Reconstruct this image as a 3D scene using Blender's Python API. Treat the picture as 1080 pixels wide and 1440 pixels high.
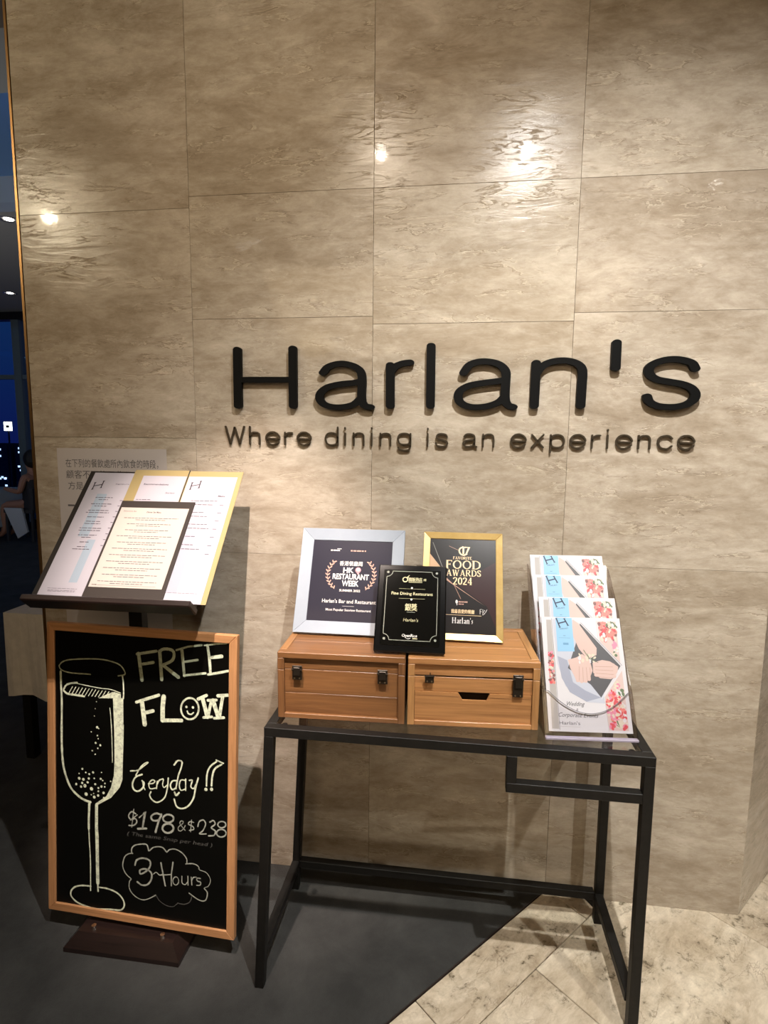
import bpy, bmesh, math, random, json
from mathutils import Matrix, Vector
random.seed(7)
SC=bpy.context.scene
for o in list(bpy.data.objects): bpy.data.objects.remove(o)
COL=SC.collection
# ---------------------------------------------------------------- camera
def basis(yaw,pitch,roll):
    f=Vector((math.sin(yaw)*math.cos(pitch),math.cos(yaw)*math.cos(pitch),math.sin(pitch)))
    r=Vector((math.cos(yaw),-math.sin(yaw),0)); u=r.cross(f)
    c,s=math.cos(roll),math.sin(roll)
    return c*r+s*u, -s*r+c*u, f
r,u,f=basis(-0.12781,-0.12312,0.01102)
cd=bpy.data.cameras.new('camera'); cam=bpy.data.objects.new('camera',cd); COL.objects.link(cam)
cam.matrix_world=Matrix(((r.x,u.x,-f.x,0.14855),(r.y,u.y,-f.y,-1.75278),(r.z,u.z,-f.z,1.48928),(0,0,0,1)))
cd.sensor_fit='VERTICAL'; cd.sensor_height=36; cd.sensor_width=27; cd.lens=785.85926/1440*36; cd.clip_start=.02; cd.clip_end=300
SC.camera=cam
SC.view_settings.view_transform='Standard'; SC.view_settings.look='None'; SC.view_settings.gamma=1
SC.view_settings.use_curve_mapping=False; SC.view_settings.exposure=0.0
# ---------------------------------------------------------------- world: deep blue evening sky
w=bpy.data.worlds.new('evening_sky'); SC.world=w; w.use_nodes=True; nt=w.node_tree; nt.nodes.clear()
out=nt.nodes.new('ShaderNodeOutputWorld'); bg=nt.nodes.new('ShaderNodeBackground'); tc=nt.nodes.new('ShaderNodeTexCoord')
sp=nt.nodes.new('ShaderNodeSeparateXYZ'); rp=nt.nodes.new('ShaderNodeValToRGB')
nt.links.new(tc.outputs['Generated'],sp.inputs[0]); nt.links.new(sp.outputs['Z'],rp.inputs[0])
rp.color_ramp.elements[0].position=0.0; rp.color_ramp.elements[0].color=(.004,.009,.075,1)
rp.color_ramp.elements[1].position=.35; rp.color_ramp.elements[1].color=(.004,.035,.10,1)
nt.links.new(rp.outputs[0],bg.inputs[0]); bg.inputs[1].default_value=1.0; nt.links.new(bg.outputs[0],out.inputs[0])
# ---------------------------------------------------------------- lamps in their downlights, and added fill lights
def spot(name,loc,target,power,angle,blend,col,size=.03):
    l=bpy.data.lights.new(name,'SPOT'); l.energy=power; l.spot_size=math.radians(angle); l.spot_blend=blend; l.color=col; l.shadow_soft_size=size
    o=bpy.data.objects.new(name,l); COL.objects.link(o); o.location=loc
    o.rotation_euler=(Vector(target)-Vector(loc)).to_track_quat('-Z','Y').to_euler(); return o
spot('spot_lamp',(.455,-1.33,2.955),(.90,-.42,0),288,122,1,(1,.975,.93),.016)
spot('spot_lamp',(-.28,-1.30,2.955),(-.53,0,.60),400,31,.75,(1,.83,.73),.014)
spot('spot_lamp',(-.28,-1.30,2.955),(-.12,0,2.05),30,92,1,(1,.84,.66),.014)  # extra wide cone added at the same downlight to brighten the upper wall
spot('spot_lamp',(1.6,-1.9,2.955),(1.05,-.25,.35),150,60,1,(1,.955,.87),.02)  # added lamp without a known source, brightens floor and lower right wall
spot('spot_lamp',(-2.59,-1.86,2.955),(-.6,0,2.7),80,84,1,(1,.84,.58),.010)
l=bpy.data.lights.new('ceiling_glow','AREA'); l.shape='RECTANGLE'; l.size=3.2; l.size_y=1.8; l.energy=50; l.color=(1,.72,.42)  # added soft fill for the foyer, no fixture belongs to it
o=bpy.data.objects.new('ceiling_glow',l); COL.objects.link(o); o.location=(0,-3.3,2.95); o.rotation_euler=(math.radians(42),0,0)
# ---------------------------------------------------------------- materials
M={}
def mat(name,col,rough=.5,metal=0,spec=.5,coat=0,emit=0,coatr=.05,trans=0):
    if name in M: return M[name]
    m=bpy.data.materials.new(name); m.use_nodes=True; b=m.node_tree.nodes['Principled BSDF']
    b.inputs['Base Color'].default_value=(*col,1); b.inputs['Roughness'].default_value=rough; b.inputs['Metallic'].default_value=metal
    b.inputs['Specular IOR Level'].default_value=spec; b.inputs['Coat Weight'].default_value=coat; b.inputs['Coat Roughness'].default_value=coatr
    b.inputs['Transmission Weight'].default_value=trans
    if emit: b.inputs['Emission Color'].default_value=(*col,1); b.inputs['Emission Strength'].default_value=emit
    M[name]=m; return m
def N(m,t): return m.node_tree.nodes.new(t)
def Lk(m,a,b): m.node_tree.links.new(a,b)
def ramp(m,stops):
    n=N(m,'ShaderNodeValToRGB'); e=n.color_ramp.elements
    while len(e)<len(stops): e.new(.5)
    for k,(p,c) in enumerate(stops): e[k].position=p; e[k].color=(*c,1)
    return n
def coords(m,scale,rnd=True,rot=(0,0,0)):
    tc=N(m,'ShaderNodeTexCoord'); mp=N(m,'ShaderNodeMapping'); mp.inputs['Scale'].default_value=scale; mp.inputs['Rotation'].default_value=rot
    if rnd:
        oi=N(m,'ShaderNodeObjectInfo'); mu=N(m,'ShaderNodeMath'); mu.operation='MULTIPLY'; mu.inputs[1].default_value=37.
        ad=N(m,'ShaderNodeVectorMath'); ad.operation='ADD'
        Lk(m,oi.outputs['Random'],mu.inputs[0]); Lk(m,tc.outputs['Object'],ad.inputs[0]); Lk(m,mu.outputs[0],ad.inputs[1]); Lk(m,ad.outputs[0],mp.inputs[0])
    else: Lk(m,tc.outputs['Object'],mp.inputs[0])
    return mp
def noise(m,vec,scale,detail=6,rough=.6,dist=0):
    n=N(m,'ShaderNodeTexNoise'); n.inputs['Scale'].default_value=scale; n.inputs['Detail'].default_value=detail; n.inputs['Roughness'].default_value=rough; n.inputs['Distortion'].default_value=dist
    Lk(m,vec.outputs[0],n.inputs['Vector']); return n
def mix(m,fac,a,b,blend='MIX'):
    n=N(m,'ShaderNodeMix'); n.data_type='RGBA'; n.blend_type=blend
    for i,x in ((0,fac),(6,a),(7,b)):
        if hasattr(x,'is_output') or hasattr(x,'links'): Lk(m,x,n.inputs[i])
        elif i==0: n.inputs[0].default_value=x
        else: n.inputs[i].default_value=(*x,1)
    return n.outputs[2]
def bump(m,h,strength,dist=.002):
    b=N(m,'ShaderNodeBump'); b.inputs['Strength'].default_value=strength; b.inputs['Distance'].default_value=dist; Lk(m,h,b.inputs['Height'])
    p=m.node_tree.nodes['Principled BSDF']; Lk(m,b.outputs[0],p.inputs['Normal']); return b
def travertine(name,axis='wall'):
    m=mat(name,(.5,.42,.3),.22,coat=.45,coatr=.03,spec=.22)
    b=m.node_tree.nodes['Principled BSDF']
    sc=(1,1,2.6) if axis=='wall' else (1.0,2.2,1)
    v=coords(m,sc)
    n1=noise(m,v,2.6,10,.74,.35); n2=noise(m,v,13,8,.72,.4)
    v2=coords(m,(1,1,5.0) if axis=='wall' else (1,2.5,1)); n3=noise(m,v2,6.0,10,.6,.5)
    base=ramp(m,[(.25,(.27,.215,.158)),(.42,(.37,.312,.243)),(.55,(.47,.412,.338)),(.72,(.59,.535,.455))])
    Lk(m,n1.outputs[0],base.inputs[0])
    r2=ramp(m,[(.35,(.82,.80,.77)),(.55,(1,1,1)),(.7,(1.12,1.12,1.13))]); Lk(m,n2.outputs[0],r2.inputs[0])
    c=mix(m,1.0,base.outputs[0],r2.outputs[0],'MULTIPLY')
    # thin broken creases: where the stretched noise crosses its middle value
    sb=N(m,'ShaderNodeMath'); sb.operation='SUBTRACT'; sb.inputs[1].default_value=.53; Lk(m,n3.outputs[0],sb.inputs[0])
    ab=N(m,'ShaderNodeMath'); ab.operation='ABSOLUTE'; Lk(m,sb.outputs[0],ab.inputs[0])
    cr=ramp(m,[(0,(1,1,1)),(.016,(0,0,0))]); Lk(m,ab.outputs[0],cr.inputs[0])
    gate=noise(m,v,5,4,.6,.3); gr=ramp(m,[(.45,(0,0,0)),(.60,(1,1,1))]); Lk(m,gate.outputs[0],gr.inputs[0])
    g=mix(m,1.0,cr.outputs[0],gr.outputs[0],'MULTIPLY')
    cm=N(m,'ShaderNodeMath'); cm.operation='MULTIPLY'; cm.inputs[1].default_value=.62; Lk(m,g,cm.inputs[0])
    c=mix(m,cm.outputs[0],c,(.215,.165,.115))
    # pale streak on the other side of the crease
    sb2=N(m,'ShaderNodeMath'); sb2.operation='SUBTRACT'; sb2.inputs[1].default_value=.552; Lk(m,n3.outputs[0],sb2.inputs[0])
    ab2=N(m,'ShaderNodeMath'); ab2.operation='ABSOLUTE'; Lk(m,sb2.outputs[0],ab2.inputs[0])
    cr2=ramp(m,[(0,(.5,.5,.5) if axis=='wall' else (.12,.12,.12)),(.016,(0,0,0))]); Lk(m,ab2.outputs[0],cr2.inputs[0])
    g2=mix(m,1.0,cr2.outputs[0],gr.outputs[0],'MULTIPLY')
    c=mix(m,g2,c,(.70,.62,.49))
    oi=N(m,'ShaderNodeObjectInfo'); orr=ramp(m,[(0,(.95,.93,.92)),(1,(1.03,1.03,1.02))]); Lk(m,oi.outputs['Random'],orr.inputs[0])
    c=mix(m,1.0,c,orr.outputs[0],'MULTIPLY')
    Lk(m,c,b.inputs['Base Color'])
    hs=N(m,'ShaderNodeMath'); hs.operation='SUBTRACT'; Lk(m,n3.outputs[0],hs.inputs[0]); Lk(m,g,hs.inputs[1])
    bp=bump(m,hs.outputs[0],.35,.004)
    fb=N(m,'ShaderNodeBump'); fb.inputs['Strength'].default_value=.16; fb.inputs['Distance'].default_value=.001; fn_=noise(m,coords(m,(1,1,1)),42,3,.6); Lk(m,fn_.outputs[0],fb.inputs['Height']); Lk(m,fb.outputs[0],b.inputs['Coat Normal'])
    return m
def wood(name,c1,c2,axis='x',rough=.45,scale=1,coat=0,rnd=True):
    m=mat(name,c1,rough,coat=coat,coatr=.2); b=m.node_tree.nodes['Principled BSDF']
    s={'x':(.35,9,9),'y':(9,.35,9),'z':(9,9,.35)}[axis]
    v=coords(m,tuple(k*scale for k in s),rnd); n=noise(m,v,6,6,.65,1.6); n2=noise(m,v,28,4,.6,.3)
    rp=ramp(m,[(.28,c2),(.5,c1),(.72,tuple(min(1,k*1.18) for k in c1))]); Lk(m,n.outputs[0],rp.inputs[0])
    r2=ramp(m,[(.3,(.82,.80,.78)),(.6,(1,1,1))]); Lk(m,n2.outputs[0],r2.inputs[0])
    Lk(m,mix(m,1.,rp.outputs[0],r2.outputs[0],'MULTIPLY'),b.inputs['Base Color']); bump(m,n2.outputs[0],.15,.0008); return m
def speck(name,c1,c2,rough,scale,coat=0,bs=.2,bd=.001,rnd=False):
    m=mat(name,c1,rough,coat=coat); b=m.node_tree.nodes['Principled BSDF']
    v=coords(m,(1,1,1),rnd); n=noise(m,v,scale,6,.7,.2); rp=ramp(m,[(.35,c2),(.65,c1)]); Lk(m,n.outputs[0],rp.inputs[0]); Lk(m,rp.outputs[0],b.inputs['Base Color'])
    if bs: bump(m,n.outputs[0],bs,bd)
    return m
T_WALL=travertine('travertine_wall'); T_FLOOR=travertine('travertine_floor','floor')
bf=T_FLOOR.node_tree.nodes['Principled BSDF']; bf.inputs['Roughness'].default_value=.45; bf.inputs['Coat Weight'].default_value=.1
vf=coords(T_FLOOR,(1,1,1)); nf=noise(T_FLOOR,vf,26,8,.75,.4); rf=ramp(T_FLOOR,[(.36,(.34,.32,.25)),(.43,(1.15,1.14,1.08)),(.52,(1.34,1.34,1.28)),(.66,(1.5,1.5,1.45))]); Lk(T_FLOOR,nf.outputs[0],rf.inputs[0])
src=bf.inputs['Base Color'].links[0].from_socket; ng=noise(T_FLOOR,vf,3.2,5,.6,.5); rg=ramp(T_FLOOR,[(.36,(0,0,0)),(.52,(1,1,1))]); Lk(T_FLOOR,ng.outputs[0],rg.inputs[0])
msk=mix(T_FLOOR,rg.outputs[0],(1.38,1.38,1.34),rf.outputs[0]); Lk(T_FLOOR,mix(T_FLOOR,1.,src,msk,'MULTIPLY'),bf.inputs['Base Color'])
GROUT=mat('grout',(.20,.16,.115),.9)
CARPET=speck('carpet',(.046,.046,.044),(.024,.024,.023),.95,5,bs=0)
nc=noise(CARPET,coords(CARPET,(1,1,1),False),240,3,.6); bump(CARPET,nc.outputs[0],.5,.003)
PLASTER=mat('ceiling_paint',(.22,.2,.18),.9); DARKP=mat('dark_paint',(.035,.035,.038),.8)
BLK=speck('black_steel',(.007,.0065,.006),(.011,.010,.009),.5,60,bs=.1,bd=.0005)
BLK.node_tree.nodes['Principled BSDF'].inputs['Specular IOR Level'].default_value=.25
SIGN=mat('black_letter',(.0025,.0025,.0025),.6,spec=.12); BRONZE=mat('bronze_letter',(.045,.032,.018),.45,metal=.4)
BRASS=mat('brass',(.30,.17,.07),.38,metal=.9)
OAK=wood('oak_x',(.43,.205,.075),(.25,.105,.035),'x',.5,1,.1); OAKZ=wood('oak_z',(.42,.215,.08),(.29,.135,.045),'z',.5,1,.1)
OAKY=wood('oak_y',(.44,.225,.085),(.30,.14,.048),'y',.5,1,.1); OAKD=wood('oak_shade',(.30,.15,.06),(.22,.10,.04),'x',.6)
TEAKX=wood('beech_x',(.50,.25,.11),(.38,.18,.075),'x',.5); TEAKY=wood('beech_y',(.50,.25,.11),(.38,.18,.075),'y',.5)
ESP=wood('dark_brown_wood',(.017,.009,.008),(.009,.005,.0045),'x',.35,coat=.25)
ESPB=mat('dark_board',(.022,.018,.016),.42,spec=.3)
LATCH=mat('latch_metal',(.035,.028,.022),.38,metal=.7)
BOARDF=mat('blackboard',(.0022,.0022,.0018),.32,spec=.3)
for nme,c in dict(white=(.72,.78,.60),grey=(.36,.38,.33),shaded=(.42,.46,.33),faint=(.07,.07,.065)).items():  # one darker white carries the menu stand's shadow on the upper strokes
    m=mat('chalk_'+nme,c,.9); b=m.node_tree.nodes['Principled BSDF']; v=coords(m,(1,1,1),False); n=noise(m,v,90,4,.7); 
    rp=ramp(m,[(.33,tuple(k*.55 for k in c)),(.55,c)]); Lk(m,n.outputs[0],rp.inputs[0]); Lk(m,rp.outputs[0],b.inputs['Base Color'])
PAPER=mat('white_paper',(.39,.37,.42),.7); CREAM=mat('cream_paper',(.44,.395,.36),.7); GOLDCARD=mat('gold_card',(.34,.265,.12),.5,metal=.1)
CLOTH=speck('table_linen',(.80,.76,.70),(.70,.67,.61),.9,30,bs=.3)
def glass(name,tint,refl=.05,rough=.02):
    # thin clear sheet: see-through with a mirror share that grows towards grazing angles
    m=bpy.data.materials.new(name); m.use_nodes=True; nt=m.node_tree; nt.nodes.clear()
    o=nt.nodes.new('ShaderNodeOutputMaterial'); t=nt.nodes.new('ShaderNodeBsdfTransparent'); g=nt.nodes.new('ShaderNodeBsdfGlossy'); x=nt.nodes.new('ShaderNodeMixShader'); fr=nt.nodes.new('ShaderNodeLayerWeight')
    pw=nt.nodes.new('ShaderNodeMath'); pw.operation='POWER'; pw.inputs[1].default_value=4; ma=nt.nodes.new('ShaderNodeMath'); ma.operation='MULTIPLY_ADD'; ma.inputs[1].default_value=.7; ma.inputs[2].default_value=refl
    t.inputs[0].default_value=(*tint,1); g.inputs['Roughness'].default_value=rough; g.inputs[0].default_value=(1,1,1,1); fr.inputs[0].default_value=.5
    nt.links.new(fr.outputs['Facing'],pw.inputs[0]); nt.links.new(pw.outputs[0],ma.inputs[0]); nt.links.new(ma.outputs[0],x.inputs[0])
    nt.links.new(t.outputs[0],x.inputs[1]); nt.links.new(g.outputs[0],x.inputs[2]); nt.links.new(x.outputs[0],o.inputs[0]); M[name]=m; return m
TGLASS=glass('table_glass',(.90,.91,.89),.04,.03); ACRYL=glass('clear_acrylic',(.975,.97,.975),.03,.05); ACRYS=glass('acrylic_side',(.80,.76,.74),.05,.08); WGLASS=glass('window_glass',(.92,.96,1),.04,.02)
# ---------------------------------------------------------------- mesh helpers
def mk(name,bm,m,parent=None,mw=None):
    me=bpy.data.meshes.new(name); bmesh.ops.recalc_face_normals(bm,faces=bm.faces[:]) if not getattr(bm,'tag_keep',False) else None
    bm.to_mesh(me); bm.free(); o=bpy.data.objects.new(name,me); COL.objects.link(o)
    for x in (m if isinstance(m,(list,tuple)) else [m]): me.materials.append(x)
    if parent: o.parent=parent
    if mw is not None:
        o.matrix_world=mw
    return o
def tag(o,label=None,cat=None,group=None,kind=None):
    for k,v in (('label',label),('category',cat),('group',group),('kind',kind)):
        if v: o[k]=v
    return o
def empty(name,mw,label=None,cat=None,group=None,kind=None):
    o=bpy.data.objects.new(name,None); COL.objects.link(o); o.empty_display_size=.05
    o.matrix_world=mw if isinstance(mw,Matrix) else Matrix.Translation(mw); return tag(o,label,cat,group,kind)
def box(bm,lo,hi,bev=0):
    vs=[bm.verts.new((x,y,z)) for x in (lo[0],hi[0]) for y in (lo[1],hi[1]) for z in (lo[2],hi[2])]
    F=[(0,1,3,2),(4,6,7,5),(0,4,5,1),(2,3,7,6),(0,2,6,4),(1,5,7,3)]
    fs=[bm.faces.new([vs[i] for i in f]) for f in F]
    if bev:
        es=list({e for f in fs for e in f.edges}); bmesh.ops.bevel(bm,geom=es,offset=bev,segments=1,affect='EDGES')
    return vs
def B(name,lo,hi,m,parent=None,bev=0):
    bm=bmesh.new(); box(bm,lo,hi,bev); return mk(name,bm,m,parent)
def prism(bm,pts,z0,z1):
    a=[bm.verts.new((x,y,z0)) for x,y in pts]; b=[bm.verts.new((x,y,z1)) for x,y in pts]; n=len(pts)
    bm.faces.new(a); bm.faces.new(b[::-1])
    for i in range(n): bm.faces.new((a[i],b[i],b[(i+1)%n],a[(i+1)%n]))
def P(name,pts,z0,z1,m,parent=None):
    bm=bmesh.new(); prism(bm,pts,z0,z1); return mk(name,bm,m,parent)
def cyl(bm,p0,p1,r0,r1=None,n=12):
    p0=Vector(p0);p1=Vector(p1); r1=r0 if r1 is None else r1; d=(p1-p0).normalized(); a=d.orthogonal().normalized(); b=d.cross(a)
    A=[bm.verts.new(p0+r0*(math.cos(t)*a+math.sin(t)*b)) for t in [2*math.pi*i/n for i in range(n)]]
    Q=[bm.verts.new(p1+r1*(math.cos(t)*a+math.sin(t)*b)) for t in [2*math.pi*i/n for i in range(n)]]
    bm.faces.new(A); bm.faces.new(Q[::-1])
    for i in range(n): bm.faces.new((A[i],Q[i],Q[(i+1)%n],A[(i+1)%n]))
def beam(name,p0,p1,s,m,parent,up=(0,0,1)):
    p0=Vector(p0);p1=Vector(p1); d=(p1-p0).normalized(); x=d.cross(Vector(up)); x=x.normalized() if x.length>1e-4 else Vector((1,0,0)); y=x.cross(d)
    h=s/2; bm=bmesh.new(); V=[bm.verts.new(p+a*h*x+b*h*y) for p in (p0,p1) for a,b in ((-1,-1),(1,-1),(1,1),(-1,1))]
    for q in ((0,1,2,3),(7,6,5,4),(0,4,5,1),(1,5,6,2),(2,6,7,3),(3,7,4,0)): bm.faces.new([V[i] for i in q])
    bmesh.ops.bevel(bm,geom=bm.edges[:],offset=.0012,segments=1,affect='EDGES'); return mk(name,bm,m,parent)
def plane(x,y,z,yaw,lean):
    c,s=math.cos(yaw),math.sin(yaw);cl,sl=math.cos(lean),math.sin(lean)
    e=Vector((c,s,0));up=Vector((-s*sl,c*sl,cl));n=e.cross(up)
    return Matrix(((e.x,up.x,n.x,x),(e.y,up.y,n.y,y),(e.z,up.z,n.z,z),(0,0,0,1)))
def smooth(pts,k=6):
    if len(pts)<3: return [Vector(p) for p in pts]
    P_=[Vector(p) for p in pts]; closed=(P_[0]-P_[-1]).length<1e-5
    o=[]
    for i in range(len(P_)-1):
        p1,p2=P_[i],P_[i+1]
        p0=P_[i-1] if i>0 else (P_[-2] if closed else p1*2-p2); p3=P_[i+2] if i+2<len(P_) else (P_[1] if closed else p2*2-p1)
        for j in range(k):
            t=j/k; o.append(.5*((2*p1)+(p2-p0)*t+(2*p0-5*p1+4*p2-p3)*t*t+(3*p1-p0-3*p2+p3)*t**3))
    o.append(P_[-1]); return o
def stroke(bm,pts,wd,z0,z1,nib=1,cap=5,mi=0,k=6,curve=True,jit=0):
    p=smooth(pts,k) if curve else [Vector(q) for q in pts]
    p=[Vector((q.x*nib,q.y)) for q in p]; q=[p[0]]
    for a in p[1:]:
        if (a-q[-1]).length>1e-5: q.append(a)
    p=q; n=len(p)
    if n<2: return
    h=wd/2; Lf=[];Rt=[]
    for i in range(n):
        t=(p[min(i+1,n-1)]-p[max(i-1,0)]).normalized(); nn=Vector((-t.y,t.x))
        mtr=1.0
        if 0<i<n-1 and not curve:
            t1=(p[i]-p[i-1]).normalized(); mtr=min(1.6,1/max(.5,abs(t.dot(t1))))
        hh=h*mtr*(1+jit*random.uniform(-1,1)); Lf.append(p[i]+nn*hh); Rt.append(p[i]-nn*hh)
    def capv(c,d,sgn):
        o=[]
        for j in range(1,cap):
            a=math.pi*j/cap; t=d; nn=Vector((-t.y,t.x)); o.append(c+h*(nn*math.cos(a)*sgn+t*math.sin(a)))
        return o
    e=(p[-1]-p[-2]).normalized(); s=(p[0]-p[1]).normalized()
    endc=capv(p[-1],e,1) if cap>1 else []; stc=capv(p[0],s,1) if cap>1 else []
    # nn at end points left; order: left..end cap..right reversed..start cap
    def V(v,z): return bm.verts.new((v.x/nib,v.y,z))
    for z,top in ((z1,True),):
        pass
    LT=[V(v,z1) for v in Lf]; RT=[V(v,z1) for v in Rt]; EC=[V(v,z1) for v in endc]; SCp=[V(v,z1) for v in stc]
    fs=[]
    for i in range(n-1): fs.append(bm.faces.new((LT[i],RT[i],RT[i+1],LT[i+1])))
    if EC: fs.append(bm.faces.new([LT[-1]]+[RT[-1]]+EC[::-1]))
    if SCp: fs.append(bm.faces.new([RT[0],LT[0]]+SCp[::-1]))
    if z0 is not None:
        loop=LT+EC+RT[::-1]+SCp
        bt=[bm.verts.new((v.co.x,v.co.y,z0)) for v in loop]
        m_=len(loop)
        for i in range(m_): fs.append(bm.faces.new((loop[i],loop[(i+1)%m_],bt[(i+1)%m_],bt[i])))
        nb=len(bt); k0=len(LT)
        BL=bt[:k0]; BR=bt[k0+len(EC):k0+len(EC)+len(RT)][::-1]
        for i in range(n-1): fs.append(bm.faces.new((BL[i],BL[i+1],BR[i+1],BR[i])))
    for f_ in fs: f_.material_index=mi
class Ink:
    def __init__(s): s.bm=bmesh.new(); s.ms=[]
    def mi(s,m):
        if m not in s.ms: s.ms.append(m)
        return s.ms.index(m)
    def poly(s,pts,z,m):
        f_=s.bm.faces.new([s.bm.verts.new((x,y,z)) for x,y in pts]); f_.material_index=s.mi(m)
    def rect(s,x0,y0,x1,y1,z,m): s.poly([(x0,y0),(x1,y0),(x1,y1),(x0,y1)],z,m)
    def disc(s,x,y,rx,z,m,ry=None,n=10,a0=0): ry=ry or rx; c,d=math.cos(a0),math.sin(a0); s.poly([(x+rx*math.cos(t)*c-ry*math.sin(t)*d,y+rx*math.cos(t)*d+ry*math.sin(t)*c) for t in [2*math.pi*i/n for i in range(n)]],z,m)
    def line(s,pts,wd,z,m,curve=False,cap=1,jit=0,nib=1): stroke(s.bm,pts,wd,None,z,nib=nib,cap=cap,mi=s.mi(m),curve=curve,jit=jit,k=5)
    def mesh(s,me,z,m):
        i=s.mi(m); vs=[s.bm.verts.new((x,y,z)) for x,y in me[0]]
        for f_ in me[1]:
            try: q=s.bm.faces.new([vs[k] for k in f_]); q.material_index=i
            except ValueError: pass
    def text(s,t,x,y,h,z,m,width=None,align='L',shear=0,bold=0,rot=0):
        if bold and any(ord(c)>0x2e00 for c in t):
            for q in (-.03,0,.03): s.text(t,x+q*h,y,h,z+(q+.03)*.0005,m,width,align,shear,0,rot)
            return
        me=textmesh(t,bold,shear); X=[v[0] for v in me[0]]; Y=[v[1] for v in me[0]]
        if not X: return
        x0,x1,y1=min(X),max(X),max(Y); sy=h/REFH; sx=(width/(x1-x0)) if width else sy
        wd=(x1-x0)*sx; ox={'L':0,'C':-wd/2,'R':-wd}[align]; c,d=math.cos(rot),math.sin(rot); pts=[]
        for a,b in me[0]:
            a=(a-x0)*sx+ox; b=b*sy; pts.append((x+a*c-b*d,y+a*d+b*c))
        s.mesh((pts,me[1]),z,m)
    def done(s,name,parent):
        me=bpy.data.meshes.new(name); s.bm.to_mesh(me); s.bm.free(); o=bpy.data.objects.new(name,me); COL.objects.link(o)
        for x in s.ms: me.materials.append(x)
        o.parent=parent; return o
_tc={}
def textmesh(t,bold=0,shear=0):
    k=(t,bold,shear)
    if k in _tc: return _tc[k]
    cu=bpy.data.curves.new('t','FONT'); cu.body=t; cu.size=1; cu.offset=bold; cu.shear=shear; cu.resolution_u=2
    ob=bpy.data.objects.new('t',cu); COL.objects.link(ob); dg=bpy.context.evaluated_depsgraph_get(); dg.update()
    me=bpy.data.meshes.new_from_object(ob.evaluated_get(dg)); r_=([(v.co.x,v.co.y) for v in me.vertices],[tuple(p.vertices) for p in me.polygons])
    bpy.data.objects.remove(ob); bpy.data.curves.remove(cu); bpy.data.meshes.remove(me); _tc[k]=r_; return r_
REFH=max(v[1] for v in textmesh('H')[0])
# serif capitals: bars (x0,y0,x1,y1,w) drawn thick/thin with slab ends, and curves
SER={'F':(.62,[('b',.14,0,.14,1,.17),('b',.05,.965,.58,.965,.07),('b',.14,.52,.42,.52,.07),('b',.0,.03,.3,.03,.06),('b',.56,.8,.56,1,.06),('b',.42,.42,.42,.62,.05)]),
'O':(.86,[('o',.43,.5,.34,.46)]),'0':(.6,[('o',.3,.5,.21,.46)]),
'D':(.84,[('b',.14,0,.14,1,.17),('b',.0,.03,.3,.03,.06),('b',0,.97,.3,.97,.06),('c',[(.14,.965),(.42,.95),(.68,.75),(.72,.5),(.68,.25),(.42,.05),(.14,.035)])]),
'A':(.86,[('b',.12,0,.4,1,.07),('b',.4,1,.7,0,.17),('b',.2,.3,.6,.3,.06),('b',0,.03,.24,.03,.06),('b',.55,.03,.86,.03,.06)]),
'W':(1.15,[('b',.14,1,.36,0,.17),('b',.36,0,.56,.9,.07),('b',.5,1,.76,0,.17),('b',.76,0,1.0,1,.07),('b',0,.97,.28,.97,.06),('b',.88,.97,1.12,.97,.06)]),
'R':(.84,[('b',.14,0,.14,1,.17),('b',0,.03,.3,.03,.06),('c',[(.05,.965),(.4,.965),(.58,.88),(.6,.75),(.55,.58),(.4,.5),(.14,.5)]),('b',.38,.5,.68,.03,.17),('b',.6,.03,.84,.03,.06)]),
'S':(.62,[('c',[(.5,.8),(.46,.92),(.3,.965),(.13,.9),(.1,.75),(.2,.6),(.42,.46),(.5,.3),(.46,.12),(.3,.035),(.12,.09),(.06,.24)]),('b',.52,.72,.52,.97,.05),('b',.05,.03,.05,.28,.05)]),
'V':(.84,[('b',.14,1,.4,0,.17),('b',.4,0,.68,1,.07),('b',0,.97,.28,.97,.06),('b',.56,.97,.84,.97,.06)]),
'I':(.4,[('b',.18,0,.18,1,.17),('b',.03,.03,.33,.03,.06),('b',.03,.97,.33,.97,.06)]),
'T':(.72,[('b',.34,0,.34,1,.17),('b',.02,.965,.68,.965,.07),('b',.2,.03,.5,.03,.06),('b',.04,.78,.04,1,.05),('b',.66,.78,.66,1,.05)]),
'E':(.66,[('b',.14,0,.14,1,.17),('b',.03,.965,.58,.965,.07),('b',.03,.035,.6,.035,.07),('b',.14,.52,.42,.52,.07),('b',.56,.8,.56,1,.06),('b',.59,0,.59,.22,.06)]),
'2':(.6,[('c',[(.08,.75),(.14,.92),(.28,.965),(.44,.88),(.46,.7),(.36,.45),(.08,.06)]),('b',.08,.05,.54,.05,.11)]),
'4':(.6,[('b',.4,0,.4,1,.17),('b',.4,1,.04,.32,.06),('b',.03,.3,.56,.3,.09),('b',.28,.03,.54,.03,.06)])}
def serif(ink,t,x,y,h,width,z,m):
    tot=sum(SER[c][0] for c in t)*1.06*h; sx=width/tot
    for ch in t:
        wv,it=SER[ch]
        for q in it:
            T=lambda a,b:(x+a*h*sx,y+b*h)
            if q[0]=='b': ink.line([T(q[1],q[2]),T(q[3],q[4])],q[5]*h*(sx if abs(q[1]-q[3])<.2 else 1),z,m)
            elif q[0]=='o': ink.line([T(q[1]+q[3]*math.cos(a),q[2]+q[4]*math.sin(a)) for a in [2*math.pi*i/12 for i in range(13)]],.075*h,z,m,True,nib=.075/.17)
            else: ink.line([T(*p) for p in q[1]],.075*h,z,m,True,nib=.075/.17)
        x+=wv*1.06*h*sx
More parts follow.
